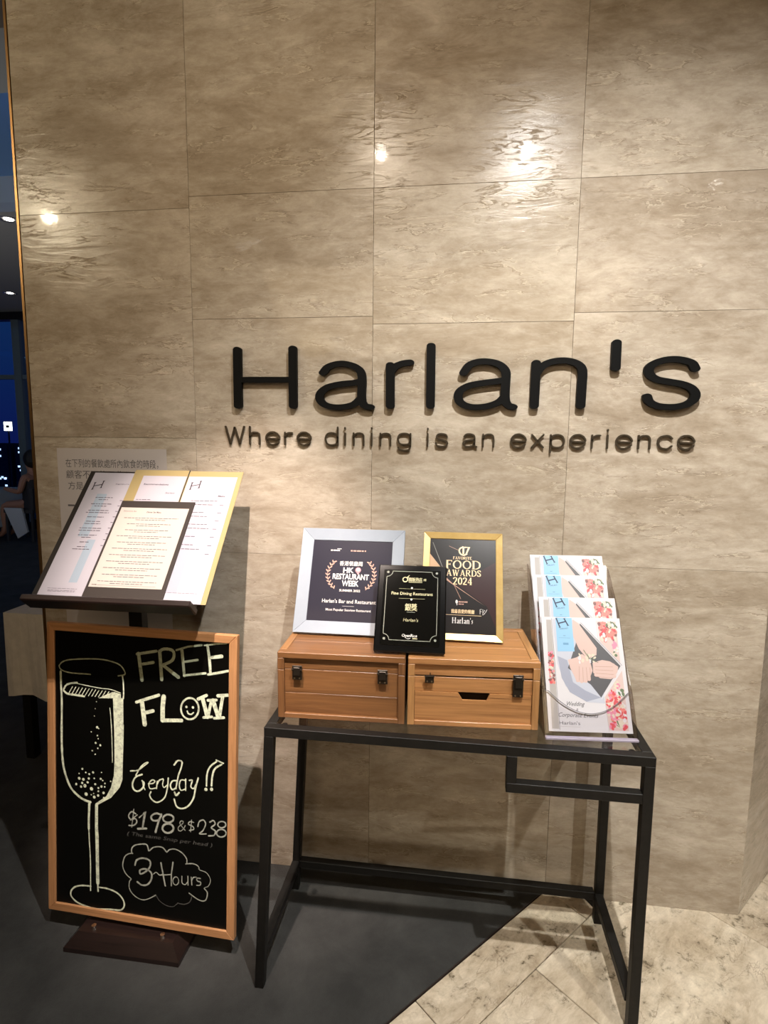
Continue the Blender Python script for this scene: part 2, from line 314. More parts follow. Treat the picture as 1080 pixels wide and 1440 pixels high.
D=json.loads(r'''{"sign":[["H",[["l",0.0272,[[-0.5468,1.7756],[-0.5475,1.601]]],["l",0.0265,[[-0.3668,1.7774],[-0.3666,1.6015]]],["l",0.0235,[[-0.543,1.6831],[-0.3708,1.6825]]]]],["a",[["c",0.0256,[[-0.2702,1.7031],[-0.2532,1.721],[-0.2177,1.7304],[-0.1861,1.7266],[-0.1601,1.715],[-0.1489,1.6972],[-0.1473,1.6686],[-0.1486,1.6327],[-0.1447,1.6111],[-0.1353,1.601],[-0.1205,1.5988]]],["c",0.0252,[[-0.1507,1.6765],[-0.1748,1.6722],[-0.212,1.6687],[-0.2533,1.6598],[-0.2779,1.6417],[-0.2806,1.6217],[-0.2647,1.6054],[-0.2345,1.5982],[-0.2007,1.5993],[-0.1708,1.6081],[-0.1504,1.6255]]]]],["r",[["l",0.0247,[[-0.0604,1.7251],[-0.0589,1.6022]]],["c",0.0248,[[-0.0591,1.7056],[-0.0429,1.7214],[-0.0213,1.7297],[-0.0003,1.7324]]]]],["l",[["l",0.0242,[[0.0632,1.7807],[0.0645,1.6026]]]]],["a",[["c",0.024,[[0.1623,1.701],[0.1769,1.7218],[0.1994,1.7317],[0.2273,1.7339],[0.2588,1.7282],[0.2783,1.716],[0.2875,1.7004],[0.2878,1.6745],[0.287,1.6398],[0.2895,1.6171],[0.298,1.6049],[0.3121,1.6]]],["c",0.0236,[[0.2865,1.6797],[0.2571,1.6753],[0.2223,1.6712],[0.1839,1.6643],[0.156,1.6503],[0.1476,1.6328],[0.1552,1.6134],[0.1786,1.6018],[0.2105,1.5994],[0.2421,1.6041],[0.2697,1.6153],[0.2872,1.6328]]]]],["n",[["l",0.0231,[[0.374,1.7284],[0.3735,1.6033]]],["c",0.0232,[[0.3754,1.6966],[0.3882,1.7153],[0.4097,1.7288],[0.4398,1.7347],[0.4668,1.7335],[0.4907,1.7255],[0.5041,1.7129],[0.5078,1.6943],[0.5075,1.6602],[0.5071,1.6037]]]]],["'",[["l",0.019,[[0.5985,1.7843],[0.5995,1.7124]]]]],["s",[["c",0.0217,[[0.8178,1.7094],[0.8078,1.7244],[0.7881,1.7321],[0.7589,1.7363],[0.7302,1.7332],[0.705,1.7241],[0.6919,1.7102],[0.6956,1.6934],[0.7144,1.68],[0.7473,1.6732],[0.7832,1.6664],[0.8097,1.6557],[0.823,1.6396],[0.8201,1.6229],[0.8034,1.6101],[0.7781,1.6027],[0.749,1.6012],[0.7194,1.6052],[0.6991,1.616],[0.6916,1.6312]]]]]],"chalk":[["dim","l",0.0112,[[0.2976,0.8129],[0.3087,0.7354]]],["dim","l",0.0088,[[0.2928,0.8111],[0.3537,0.8244]]],["dim","l",0.0088,[[0.3055,0.7816],[0.3445,0.7905]]],["dim","l",0.0099,[[0.3646,0.8252],[0.3711,0.7421]]],["dim","c",0.0087,[[0.363,0.8222],[0.3738,0.8311],[0.3923,0.833],[0.4062,0.8284],[0.4093,0.8143],[0.4017,0.7993],[0.3756,0.7858]]],["dim","l",0.0099,[[0.3756,0.7843],[0.4234,0.7537]]],["dim","l",0.0091,[[0.4337,0.8333],[0.4418,0.7595]]],["dim","l",0.0061,[[0.4169,0.832],[0.4534,0.8447],[0.4941,0.852]]],["dim","l",0.0067,[[0.4415,0.7996],[0.4824,0.8085]]],["white","l",0.0067,[[0.4402,0.76],[0.5068,0.7721]]],["white","l",0.0078,[[0.5121,0.8533],[0.5185,0.8142],[0.5218,0.7747]]],["white","l",0.0048,[[0.5031,0.8521],[0.5375,0.8586],[0.5701,0.8632]]],["white","l",0.0102,[[0.5259,0.819],[0.5557,0.8247]]],["white","l",0.0066,[[0.5144,0.769],[0.5561,0.779],[0.5813,0.7858]]],["white","l",0.0132,[[0.3089,0.6698],[0.3179,0.6048]]],["white","l",0.0101,[[0.2915,0.6688],[0.362,0.6956]]],["white","l",0.012,[[0.3121,0.6374],[0.3435,0.6473]]],["white","l",0.0155,[[0.3775,0.692],[0.3746,0.6613],[0.3747,0.6235]]],["white","l",0.0118,[[0.3732,0.6225],[0.4334,0.6278]]],["white","c",0.0055,[[0.4868,0.6675],[0.4842,0.6538],[0.4767,0.6423],[0.4658,0.6352],[0.4536,0.634],[0.4425,0.639],[0.4348,0.6491],[0.432,0.6623],[0.4346,0.6761],[0.4422,0.6876],[0.4532,0.6946],[0.4654,0.6957],[0.4764,0.6907],[0.484,0.6807],[0.4868,0.6675]]],["white","o",0.0079,[[0.4491,0.6691]]],["white","o",0.0079,[[0.4692,0.6696]]],["white","c",0.0043,[[0.4516,0.657],[0.4547,0.6501],[0.4639,0.6489],[0.4705,0.6544]]],["white","l",0.012,[[0.4984,0.6986],[0.5139,0.6457]]],["white","l",0.009,[[0.5255,0.6954],[0.5154,0.6458]]],["white","l",0.012,[[0.53,0.6958],[0.547,0.6474]]],["white","l",0.0101,[[0.5598,0.7098],[0.5499,0.6477]]],["white","l",0.0091,[[0.4848,0.6951],[0.5104,0.7083]]],["white","l",0.0084,[[0.515,0.6944],[0.5405,0.6973]]],["white","l",0.0095,[[0.5449,0.7099],[0.5755,0.7147]]],["white","l",0.0072,[[0.5019,0.6431],[0.5274,0.6476]]],["white","l",0.0084,[[0.535,0.6443],[0.5634,0.6487]]],["white","c",0.0037,[[0.2723,0.4606],[0.2961,0.4655],[0.3129,0.4785],[0.3297,0.4929],[0.318,0.4885],[0.3028,0.4726],[0.2893,0.4489]]],["white","c",0.0051,[[0.3096,0.4544],[0.2893,0.4442],[0.2791,0.424],[0.2826,0.4069],[0.2962,0.4022],[0.3114,0.4135],[0.3164,0.4284],[0.3097,0.4355]]],["white","c",0.0034,[[0.3113,0.4341],[0.3148,0.4187],[0.3192,0.4097]]],["white","c",0.0037,[[0.3299,0.4284],[0.345,0.4317],[0.3507,0.4393],[0.3416,0.4414],[0.3316,0.4286],[0.336,0.4149],[0.3535,0.4186]]],["white","l",0.004,[[0.3584,0.4396],[0.3562,0.4173]]],["white","c",0.004,[[0.3578,0.4301],[0.3651,0.4435],[0.3767,0.4487]]],["white","c",0.0033,[[0.3784,0.4467],[0.3752,0.4321],[0.3802,0.4233],[0.3901,0.4323]]],["white","c",0.0043,[[0.3934,0.4531],[0.3908,0.4246],[0.382,0.3937],[0.3603,0.3768],[0.3435,0.3811],[0.3344,0.3942],[0.3384,0.4057]]],["white","c",0.0046,[[0.4114,0.4942],[0.4228,0.5079],[0.436,0.5063],[0.4328,0.4857],[0.4247,0.463],[0.4174,0.4246]]],["white","c",0.0046,[[0.4199,0.4484],[0.4067,0.4459],[0.4001,0.432],[0.4061,0.4201],[0.4174,0.4262]]],["white","c",0.0056,[[0.4135,0.4132],[0.4185,0.4044],[0.4273,0.4133]]],["white","c",0.0036,[[0.4478,0.4526],[0.4331,0.4515],[0.4282,0.4353],[0.4332,0.4218],[0.4464,0.4265]]],["white","l",0.0039,[[0.4478,0.4563],[0.448,0.4227]]],["white","c",0.0039,[[0.4593,0.4539],[0.4685,0.455],[0.4643,0.4364],[0.4726,0.4312],[0.4806,0.4446]]],["white","c",0.0049,[[0.487,0.4639],[0.4791,0.4351],[0.4728,0.4032],[0.4565,0.3778],[0.4369,0.3675],[0.4203,0.3717],[0.4122,0.3927]]],["white","c",0.0048,[[0.5431,0.519],[0.5239,0.5021],[0.5144,0.4795],[0.5125,0.4437]]],["white","c",0.0055,[[0.5585,0.5122],[0.5385,0.4976],[0.5306,0.4752],[0.5283,0.4465]]],["white","l",0.0036,[[0.5414,0.5232],[0.5639,0.5158]]],["white","o",0.0104,[[0.5109,0.4333]]],["white","o",0.0103,[[0.5284,0.4357]]],["grey","c",0.0041,[[0.2895,0.333],[0.2759,0.3377],[0.2663,0.3237],[0.2742,0.3135],[0.2878,0.3185],[0.293,0.308],[0.2827,0.2971],[0.2674,0.295]]],["grey","l",0.0034,[[0.2725,0.3117],[0.2946,0.3305]]],["grey","l",0.0048,[[0.3014,0.3234],[0.32,0.3433],[0.3117,0.2929]]],["grey","l",0.0058,[[0.2964,0.2886],[0.3242,0.293]]],["grey","c",0.0054,[[0.3722,0.3398],[0.3554,0.343],[0.3403,0.3326],[0.3437,0.3209],[0.3605,0.3225],[0.3716,0.3372]]],["grey","l",0.006,[[0.3722,0.342],[0.3622,0.317],[0.3533,0.2857]]],["grey","c",0.0053,[[0.4106,0.3343],[0.409,0.3289],[0.4044,0.3242],[0.3977,0.321],[0.3903,0.32],[0.3836,0.3215],[0.3789,0.325],[0.3773,0.33],[0.3789,0.3354],[0.3835,0.3402],[0.3902,0.3434],[0.3976,0.3443],[0.4043,0.3429],[0.4089,0.3393],[0.4106,0.3343]]],["grey","c",0.006,[[0.4104,0.305],[0.4087,0.2988],[0.404,0.2933],[0.397,0.2897],[0.3893,0.2886],[0.3823,0.2904],[0.3775,0.2946],[0.3757,0.3004],[0.3774,0.3067],[0.3822,0.3122],[0.3892,0.3157],[0.3969,0.3168],[0.4038,0.315],[0.4087,0.3108],[0.4104,0.305]]],["grey","c",0.0026,[[0.4472,0.3036],[0.4355,0.3156],[0.4305,0.3234],[0.4348,0.3302],[0.4411,0.3288],[0.4388,0.3223],[0.4266,0.3112],[0.426,0.3023],[0.4333,0.2998],[0.4422,0.3079],[0.4477,0.3181]]],["grey","c",0.003,[[0.4739,0.3309],[0.4618,0.3315],[0.4576,0.3232],[0.4708,0.3186],[0.4741,0.3103],[0.4603,0.3053]]],["grey","l",0.002,[[0.4673,0.337],[0.4643,0.3015]]],["grey","l",0.0023,[[0.2834,0.3466],[0.2766,0.2905]]],["grey","c",0.0036,[[0.4871,0.3208],[0.4912,0.3354],[0.5042,0.3417],[0.5108,0.3301],[0.5029,0.3104],[0.4915,0.2995],[0.5127,0.3017]]],["grey","c",0.0042,[[0.5238,0.3381],[0.535,0.3442],[0.54,0.334],[0.5288,0.3225],[0.5411,0.3139],[0.5371,0.3009],[0.5209,0.2972]]],["grey","c",0.0039,[[0.5731,0.3374],[0.572,0.3332],[0.5686,0.3295],[0.5637,0.3271],[0.5583,0.3263],[0.5534,0.3275],[0.5499,0.3303],[0.5487,0.3342],[0.5499,0.3384],[0.5532,0.342],[0.5581,0.3445],[0.5635,0.3452],[0.5685,0.344],[0.5719,0.3412],[0.5731,0.3374]]],["grey","c",0.0042,[[0.574,0.3121],[0.5726,0.307],[0.5687,0.3026],[0.5629,0.2997],[0.5565,0.2988],[0.5506,0.3002],[0.5466,0.3035],[0.5451,0.3082],[0.5465,0.3132],[0.5504,0.3177],[0.5562,0.3206],[0.5627,0.3215],[0.5685,0.3201],[0.5725,0.3167],[0.574,0.3121]]],["grey","c",0.0036,[[0.2767,0.2125],[0.2767,0.2255],[0.2875,0.2372],[0.3093,0.2436],[0.3255,0.2438],[0.3317,0.2263]]],["grey","c",0.0036,[[0.3345,0.2274],[0.3489,0.2396],[0.3739,0.243],[0.39,0.2301]]],["grey","c",0.0032,[[0.3917,0.232],[0.3988,0.2391],[0.4165,0.2429],[0.4377,0.2351],[0.4518,0.2203],[0.4537,0.2072]]],["grey","c",0.0032,[[0.4502,0.2033],[0.473,0.2072],[0.4887,0.2022],[0.4923,0.1926]]],["grey","c",0.0021,[[0.494,0.1912],[0.5149,0.1859],[0.5272,0.1677],[0.5222,0.1486],[0.5084,0.1398]]],["grey","c",0.0034,[[0.5084,0.1381],[0.5182,0.1262],[0.5139,0.1054],[0.5017,0.0995],[0.4842,0.1041],[0.4613,0.1168]]],["grey","c",0.0029,[[0.3548,0.0943],[0.3314,0.0797],[0.3097,0.0736],[0.2842,0.0834],[0.2695,0.1018],[0.2695,0.1224],[0.275,0.1318]]],["grey","c",0.0032,[[0.275,0.1328],[0.2585,0.1448],[0.2475,0.1672],[0.253,0.1955],[0.2657,0.2076],[0.2803,0.2113]]],["grey","c",0.0051,[[0.2876,0.1765],[0.2931,0.1926],[0.313,0.2013],[0.3346,0.1969],[0.3365,0.1801],[0.3239,0.163],[0.3059,0.1518],[0.304,0.1635],[0.3221,0.1695],[0.3402,0.1602],[0.3402,0.1398],[0.3277,0.1226],[0.3096,0.1188],[0.295,0.1262]]],["grey","c",0.0028,[[0.3474,0.1579],[0.3563,0.1643],[0.3671,0.1574],[0.3778,0.1624]]],["grey","l",0.0043,[[0.3712,0.1953],[0.3851,0.1278]]],["grey","l",0.0039,[[0.4096,0.2025],[0.4045,0.1663],[0.4047,0.1308]]],["grey","l",0.0032,[[0.3671,0.1574],[0.4027,0.1644]]],["grey","c",0.0028,[[0.428,0.1488],[0.4271,0.1434],[0.4246,0.1388],[0.4209,0.1359],[0.4168,0.1353],[0.4131,0.1371],[0.4105,0.141],[0.4096,0.1461],[0.4105,0.1515],[0.413,0.1561],[0.4167,0.159],[0.4208,0.1596],[0.4245,0.1578],[0.427,0.154],[0.428,0.1488]]],["grey","c",0.0028,[[0.4381,0.1645],[0.439,0.1444],[0.4488,0.1408],[0.4565,0.1504]]],["grey","l",0.0028,[[0.4568,0.1673],[0.4576,0.1405]]],["grey","l",0.0031,[[0.4673,0.1662],[0.4699,0.1423]]],["grey","c",0.0032,[[0.4698,0.1575],[0.474,0.1658],[0.483,0.1685]]],["grey","c",0.0031,[[0.496,0.1664],[0.4855,0.1655],[0.4866,0.1576],[0.4971,0.1548],[0.4951,0.1461],[0.4846,0.1439]]],["faint","c",0.0028,[[0.4702,0.1087],[0.4633,0.0908],[0.4457,0.0806],[0.4245,0.0813]]],["faint","c",0.0021,[[0.4245,0.0796],[0.4103,0.0682],[0.3889,0.0689],[0.3674,0.0792],[0.3573,0.093]]],["white","c",0.0046,[[0.2461,0.7409],[0.2487,0.7247],[0.25,0.6897],[0.2487,0.6755]]],["white","p",0.0013,[[0.2154,0.6736],[0.2487,0.6766],[0.2495,0.5753],[0.2193,0.5723]]],["white","c",0.0064,[[0.042,0.7395],[0.0434,0.6953],[0.0455,0.6475],[0.0442,0.5558]]],["white","c",0.0053,[[0.0523,0.6865],[0.0604,0.6991],[0.0763,0.7065],[0.0973,0.71]]],["white","c",0.0059,[[0.0523,0.6817],[0.0655,0.6737],[0.0893,0.6725],[0.1208,0.6706]]],["white","p",0.0013,[[0.1677,0.6693],[0.1987,0.6851],[0.2193,0.6928],[0.241,0.6877],[0.241,0.6759]]],["white","l",0.0019,[[0.0687,0.6747],[0.082,0.6972]]],["white","l",0.0019,[[0.0798,0.6745],[0.0931,0.6967]]],["white","l",0.0018,[[0.0909,0.6743],[0.1041,0.6962]]],["white","l",0.0019,[[0.1019,0.6741],[0.1151,0.6958]]],["white","l",0.0018,[[0.113,0.6739],[0.1261,0.6953]]],["white","l",0.0018,[[0.124,0.6737],[0.1371,0.6948]]],["white","l",0.0019,[[0.1349,0.6735],[0.148,0.6944]]],["white","l",0.0018,[[0.1459,0.6733],[0.1589,0.6939]]],["white","l",0.0018,[[0.1568,0.6731],[0.1698,0.6934]]],["white","l",0.0018,[[0.1677,0.6729],[0.1807,0.693]]],["white","l",0.0018,[[0.1786,0.6727],[0.1915,0.6925]]],["white","l",0.0018,[[0.1894,0.6725],[0.2023,0.692]]],["white","l",0.0018,[[0.2003,0.6723],[0.2131,0.6916]]],["white","c",0.0016,[[0.0894,0.7083],[0.1366,0.7033],[0.1781,0.6998],[0.209,0.699],[0.2398,0.6911]]],["white","c",0.0024,[[0.2051,0.6432],[0.2082,0.615],[0.211,0.5726]]],["white","o",0.0068,[[0.1636,0.5817]]],["white","o",0.0032,[[0.1572,0.6368]]],["white","o",0.0031,[[0.1541,0.6146]]],["white","o",0.0031,[[0.1612,0.6581]]],["dim","c",0.0037,[[0.0368,0.757],[0.0501,0.77],[0.0766,0.778],[0.1368,0.785],[0.1834,0.7863],[0.2193,0.7809],[0.2397,0.7732],[0.2525,0.7578],[0.253,0.7474],[0.2321,0.7416]]],["dim","c",0.0035,[[0.0368,0.757],[0.0421,0.7466],[0.0606,0.7398],[0.0896,0.7379],[0.1419,0.7389]]],["white","c",0.007,[[0.0448,0.5776],[0.0448,0.5171],[0.0485,0.4617],[0.0576,0.4239],[0.0748,0.387],[0.0986,0.3655],[0.1198,0.3547],[0.1408,0.3501]]],["white","p",0.0012,[[0.2193,0.5948],[0.2505,0.5979],[0.2495,0.5386],[0.2475,0.4791],[0.2463,0.4313],[0.2373,0.4063],[0.2088,0.3717],[0.1671,0.3461],[0.1566,0.3472],[0.1932,0.3746],[0.2088,0.4029],[0.2179,0.4399],[0.2205,0.4808]]],["white","c",0.0023,[[0.2103,0.5939],[0.2128,0.5229],[0.2135,0.48]]],["white","o",0.0073,[[0.1631,0.5809]]],["white","o",0.0037,[[0.144,0.5654]]],["white","o",0.0047,[[0.1641,0.556]]],["white","o",0.0037,[[0.1669,0.5467]]],["white","o",0.0068,[[0.1583,0.5331]]],["white","o",0.0067,[[0.1737,0.5278]]],["white","o",0.0047,[[0.1653,0.5178]]],["white","o",0.0047,[[0.147,0.5087]]],["white","o",0.0042,[[0.1569,0.4985]]],["white","o",0.0069,[[0.114,0.4492]]],["white","o",0.0047,[[0.1029,0.4339]]],["white","o",0.0048,[[0.1253,0.4396]]],["white","o",0.0063,[[0.1369,0.4356]]],["white","o",0.0073,[[0.1495,0.4424]]],["white","o",0.0042,[[0.1777,0.4456]]],["white","o",0.009,[[0.1033,0.4187]]],["white","o",0.0089,[[0.1171,0.4174]]],["white","o",0.0073,[[0.1353,0.4222]]],["white","o",0.0053,[[0.1536,0.4246]]],["white","o",0.0073,[[0.1751,0.4254]]],["white","o",0.0041,[[0.1816,0.4213]]],["white","o",0.0074,[[0.1133,0.4061]]],["white","o",0.0073,[[0.1313,0.4101]]],["white","o",0.0075,[[0.0934,0.4001]]],["white","o",0.008,[[0.1093,0.3942]]],["white","o",0.0111,[[0.1225,0.3982]]],["white","o",0.0068,[[0.1567,0.4071]]],["white","o",0.0052,[[0.1889,0.413]]],["white","o",0.0051,[[0.2076,0.422]]],["white","o",0.011,[[0.1444,0.3916]]],["white","o",0.0063,[[0.1672,0.3968]]],["white","o",0.0078,[[0.1771,0.4023]]],["white","o",0.0052,[[0.1881,0.4029]]],["white","o",0.0062,[[0.1672,0.3871]]],["white","o",0.0084,[[0.1841,0.3841]]],["white","o",0.0111,[[0.1264,0.373]]],["white","o",0.0094,[[0.1535,0.3673]]],["white","o",0.0078,[[0.1664,0.3737]]],["white","o",0.0042,[[0.1514,0.378]]],["white","o",0.0042,[[0.1435,0.3734]]],["white","o",0.0052,[[0.1849,0.3693]]],["white","o",0.0037,[[0.1623,0.582]]],["white","o",0.0042,[[0.1688,0.5779]]],["white","l",0.0073,[[0.137,0.3458],[0.1349,0.2965],[0.1349,0.268]]],["white","c",0.0036,[[0.1349,0.268],[0.1367,0.232],[0.1402,0.1675],[0.1405,0.0762]]],["white","l",0.0111,[[0.1611,0.3436],[0.1606,0.274],[0.1623,0.2484],[0.1635,0.1709],[0.1648,0.1034]]],["white","l",0.005,[[0.1648,0.1034],[0.1658,0.0775]]],["white","c",0.0048,[[0.1414,0.0895],[0.1146,0.088],[0.089,0.0802],[0.074,0.0635],[0.0774,0.0455],[0.103,0.0297],[0.1539,0.022],[0.2044,0.0274],[0.2391,0.0308],[0.2521,0.0441],[0.2487,0.0643],[0.2294,0.082],[0.1988,0.0903],[0.1667,0.0907]]]]}''')
# ================================================================ STRUCTURE
XC=[-1.2833,-.7009,-.1177,.4788,1.0811]
ROWS=[[0,.7480,1.4970,2.2100,3.0],[0,1.1205,1.8735,2.2435,3.0],[0,.7480,1.8500,2.2435,3.0],[0,1.1205,1.8735,2.2435,3.0]]
wb=tag(B('wall_back',(-1.2833,.022,0),(1.075,.30,3.0),GROUT),kind='structure')
for i in range(4):
    for a,b in zip(ROWS[i],ROWS[i][1:]):
        bm=bmesh.new(); g=.0004; box(bm,(g,0,g),(XC[i+1]-XC[i]-g,.021,b-a-g),.0005); o=mk('travertine_slab',bm,T_WALL,wb); o.location=(XC[i],0,a)
# angled return wall on the right, running away at 45 degrees
rd=Vector((.686,.727,0)); rot=math.atan2(rd.y,rd.x)
wr=empty('wall_right',Matrix.Translation((1.0811,0,0))@Matrix.Rotation(rot,4,'Z'),kind='structure')
B('wall_core',(.03,.022,0),(2.6,.2,3.0),GROUT,wr)
for i in range(4):
    for a,b in zip([0,1.1205,1.8735,2.2435],[1.1205,1.8735,2.2435,3.0]):
        bm=bmesh.new(); box(bm,(.0007,0,.0007),(.6293,.021,b-a-.0007),.0009); o=mk('travertine_slab',bm,T_WALL,wr); o.location=(i*.63+.0008,0.0,a)
tag(B('trim_1',(-1.292,-.003,0),(-1.2838,.30,3.0),BRASS),kind='structure')
# floor: travertine tiles laid diagonally, dark carpet to the left of the diagonal edge
fa=math.radians(46.9); fd=Vector((math.cos(fa),math.sin(fa))); fn=Vector((math.sin(fa),-math.cos(fa))); p0=Vector((.263,-.214))
def fl(s,t): v=p0+fd*s+fn*t; return (v.x,v.y)
fl_o=tag(B('floor',(-12,-4.6,-.06),(3.6,9.0,-.03),GROUT),kind='structure')
MF=Matrix(((fd.x,fn.x,0,p0.x),(fd.y,fn.y,0,p0.y),(0,0,1,0),(0,0,0,1)))
g=.0012
s_join=(Vector((.413,-.281))-p0).dot(fd)
def tile(s0,s1,t0,t1):
    bm=bmesh.new(); vs=box(bm,(g,g,-.029),(s1-s0-g,t1-t0-g,0),.0014)
    o=mk('floor_tile',bm,T_FLOOR,fl_o); o.matrix_world=MF@Matrix.Translation((s0,t0,0))
for k in range(-6,5): tile(s_join+.27+k*.6,s_join+.27+(k+1)*.6,.004,.153)
for j in range(5):
    for k in range(-6,5):
        off=s_join-(0 if j%2==0 else .3); t0=.153+j*.6; q=fl(off+k*.6+.3,t0+.3)
        if -4.3<q[1]<3.2 and q[0]<4.2: tile(off+k*.6,off+(k+1)*.6,t0,t0+.6)
bm=bmesh.new(); prism(bm,[(-12,-4.6),fl(-6.0,0),fl(12.3,0),(-12,8.9)],-.029,0.0); mk('carpet',bm,CARPET,fl_o)
bm=bmesh.new(); prism(bm,[fl(-6,0),fl(-6,.0035),fl(4,.0035),fl(4,0)],-.029,.0015); tag(mk('edge_strip',bm,mat('dark_bronze',(.06,.045,.04),.4,metal=.6),fl_o),None)
# ceiling over the foyer and higher ceiling over the dining room beyond
def ceil(name,lo,hi,m): return tag(B(name,lo,hi,m),kind='structure')
ce=ceil('ceiling',(-4.6,-4.6,3.0),(3.6,.32,3.08),PLASTER)
tag(B('wall_front',(-4.6,-4.7,0),(3.6,-4.6,3.0),DARKP),kind='structure')
tag(B('wall_side',(3.6,-4.6,0),(3.7,2.6,3.0),mat('warm_paint',(.3,.25,.19),.8)),kind='structure')
B('ceiling_panel',(1.08,.32,3.0),(3.6,2.6,3.08),PLASTER,ce)
tag(B('wall_left',(-4.7,-4.6,0),(-4.6,-.6,3.0),DARKP),kind='structure')
dc=ceil('ceiling_dining',(-11.5,3.05,3.5),(-1.0,6.7,3.58),mat('dark_ceiling',(.30,.30,.30),.7))
GREYC=mat('grey_ceiling',(.34,.35,.35),.8)
B('ceiling_panel',(-11.5,-.0,3.5),(-1.0,1.48,3.58),GREYC,dc)
B('recess_top',(-11.5,1.3,3.80),(-1.0,3.2,3.86),mat('blue_recess',(.10,.20,.40),.5),dc)  # blue light of the cove is also put into this surface colour
B('recess_side',(-11.5,1.44,3.58),(-1.0,1.48,3.80),GREYC,dc); B('recess_side',(-11.5,3.05,3.58),(-1.0,3.09,3.80),GREYC,dc)
B('cove_light',(-11.4,1.485,3.60),(-1.6,1.50,3.615),mat('cove_led',(.25,.55,1.0),.5,emit=14),dc)
B('ceiling_edge',(-4.6,.02,3.08),(-1.29,.06,3.5),DARKP,ce)
tag(B('wall_far',(-1.0,.30,0),(-.7,6.7,3.5),DARKP),kind='structure')
tag(B('wall_west',(-11.6,-.0,0),(-11.5,6.7,3.6),DARKP),kind='structure')
# window wall of the dining room
wn=tag(empty('window_1',Matrix.Translation((0,6.7,0))),kind='structure')
B('window_head',(-11.5,-.06,3.38),(-1.0,.10,3.58),mat('window_black',(.01,.01,.012),.4),wn)
B('window_sill',(-11.5,-.05,0),(-1.0,.08,.16),M['window_black'],wn)
for x in (-11.0,-9.2,-6.93,-4.9,-2.9): B('mullion',(x-.065,-.05,.16),(x+.065,.07,3.38),mat('mullion_grey',(.12,.16,.18),.5),wn)
for x,x2 in ((-11.0,-9.2),(-9.2,-6.93),(-6.93,-4.9),(-4.9,-2.9)): B('window_pane',(x+.066,.0,.16),(x2-.066,.012,3.38),WGLASS,wn)
B('transom',(-11.5,-.03,2.45),(-1.0,.04,2.52),M['mullion_grey'],wn)
# ---- downlights
def downlight(x,y,z,label,grp,em=40,r_=.045,lamp=None):
    t=empty('downlight',(x,y,z),label,'ceiling light',grp)
    bm=bmesh.new(); n=24
    for (ra,rb,za,zb) in ((r_+.018,r_+.018,0,-.006),(r_+.018,r_,-.006,-.006),(r_,r_*.85,-.006,-.0)):
        A=[bm.verts.new((ra*math.cos(2*math.pi*i/n),ra*math.sin(2*math.pi*i/n),za)) for i in range(n)]
        Q=[bm.verts.new((rb*math.cos(2*math.pi*i/n),rb*math.sin(2*math.pi*i/n),zb)) for i in range(n)]
        for i in range(n): bm.faces.new((A[i],A[(i+1)%n],Q[(i+1)%n],Q[i]))
    mk('trim_ring',bm,mat('lamp_ring',(.5,.5,.5),.3,metal=.8),t)
    bm=bmesh.new(); cyl(bm,(0,0,-.001),(0,0,-.004),r_*.55,n=20); mk('bulb',bm,mat('lamp_%g'%em,(1,.93,.82),.5,emit=em),t); return t
downlight(.455,-1.33,3.0,'round recessed downlight over the middle of the table','foyer downlights')
downlight(-.28,-1.30,3.0,'round recessed downlight over the menu stand','foyer downlights')
downlight(1.6,-1.9,3.0,'round recessed downlight over the stone floor','foyer downlights')  # fixture added to house the extra lamp on the right
for k,(x,y) in enumerate([(-4.01,3.2),(-6.07,5.59),(-2.59,-1.86)]):
    downlight(x,y,3.5 if y>0 else 3.0,['recessed downlight in the dining room ceiling near the blue recess','recessed downlight in the dining room ceiling by the window head','recessed downlight in the foyer ceiling left of the wall'][k],None,30 if y>0 else 6,.07 if y>0 else .03)
t=empty('ceiling_light_panel',(-1.47,-2.55,3.0),'tilted slim rectangular light panel on the foyer ceiling, seen as a reflection','ceiling light')
t.rotation_euler=(0,0,math.radians(35))
B('panel_frame',(-.17,-.035,-.02),(.17,.035,-.0),mat('panel_frame',(.3,.3,.3),.5),t); B('diffuser',(-.15,-.022,-.024),(.15,.022,-.0202),mat('panel_lit',(1,.95,.85),.5,emit=5),t)
t=empty('pendant_light',(-1.33,-4.1,2.52),'golden woven drum pendant lamp far back in the foyer','pendant lamp')
bm=bmesh.new(); cyl(bm,(0,0,-.08),(0,0,.08),.18,.18,24); mk('lamp_shade',bm,mat('gold_shade',(1,.72,.25),.5,emit=1.6),t)
bm=bmesh.new(); cyl(bm,(0,0,.08),(0,0,.48),.006,n=8); mk('cord',bm,BLK,t)
# ================================================================ SIGN LETTERING
sg=empty('wall_sign',(0,0,1.59),'large flat black letters with rounded ends fixed across the stone wall','sign')
for nm,items in D['sign']:
    bm=bmesh.new()
    for q_,(kd,wv,pts) in enumerate(items):
        pts=[(a,b-1.59) for a,b in pts]
        stroke(bm,pts,.0172,.007+.0002*q_,.020-.0002*q_,nib=.0172/.0268,cap=8,curve=(kd=='c'),k=7)
    bm2=bm; o=mk('letter',bm2,SIGN,sg); o.matrix_world=Matrix(((1,0,0,0),(0,0,-1,0),(0,1,0,1.59),(0,0,0,1)))
    xs=[a for _,_,pp in items for a,_ in pp]; ys=[b for _,_,pp in items for _,b in pp]
    p_=items[0][2][0]
    bm=bmesh.new(); cyl(bm,(p_[0],0,p_[1]-1.59),(p_[0],-.007,p_[1]-1.59),.003,n=8); mk('standoff_pin',bm,BRONZE,o).matrix_world=Matrix.Translation((0,0,1.59))
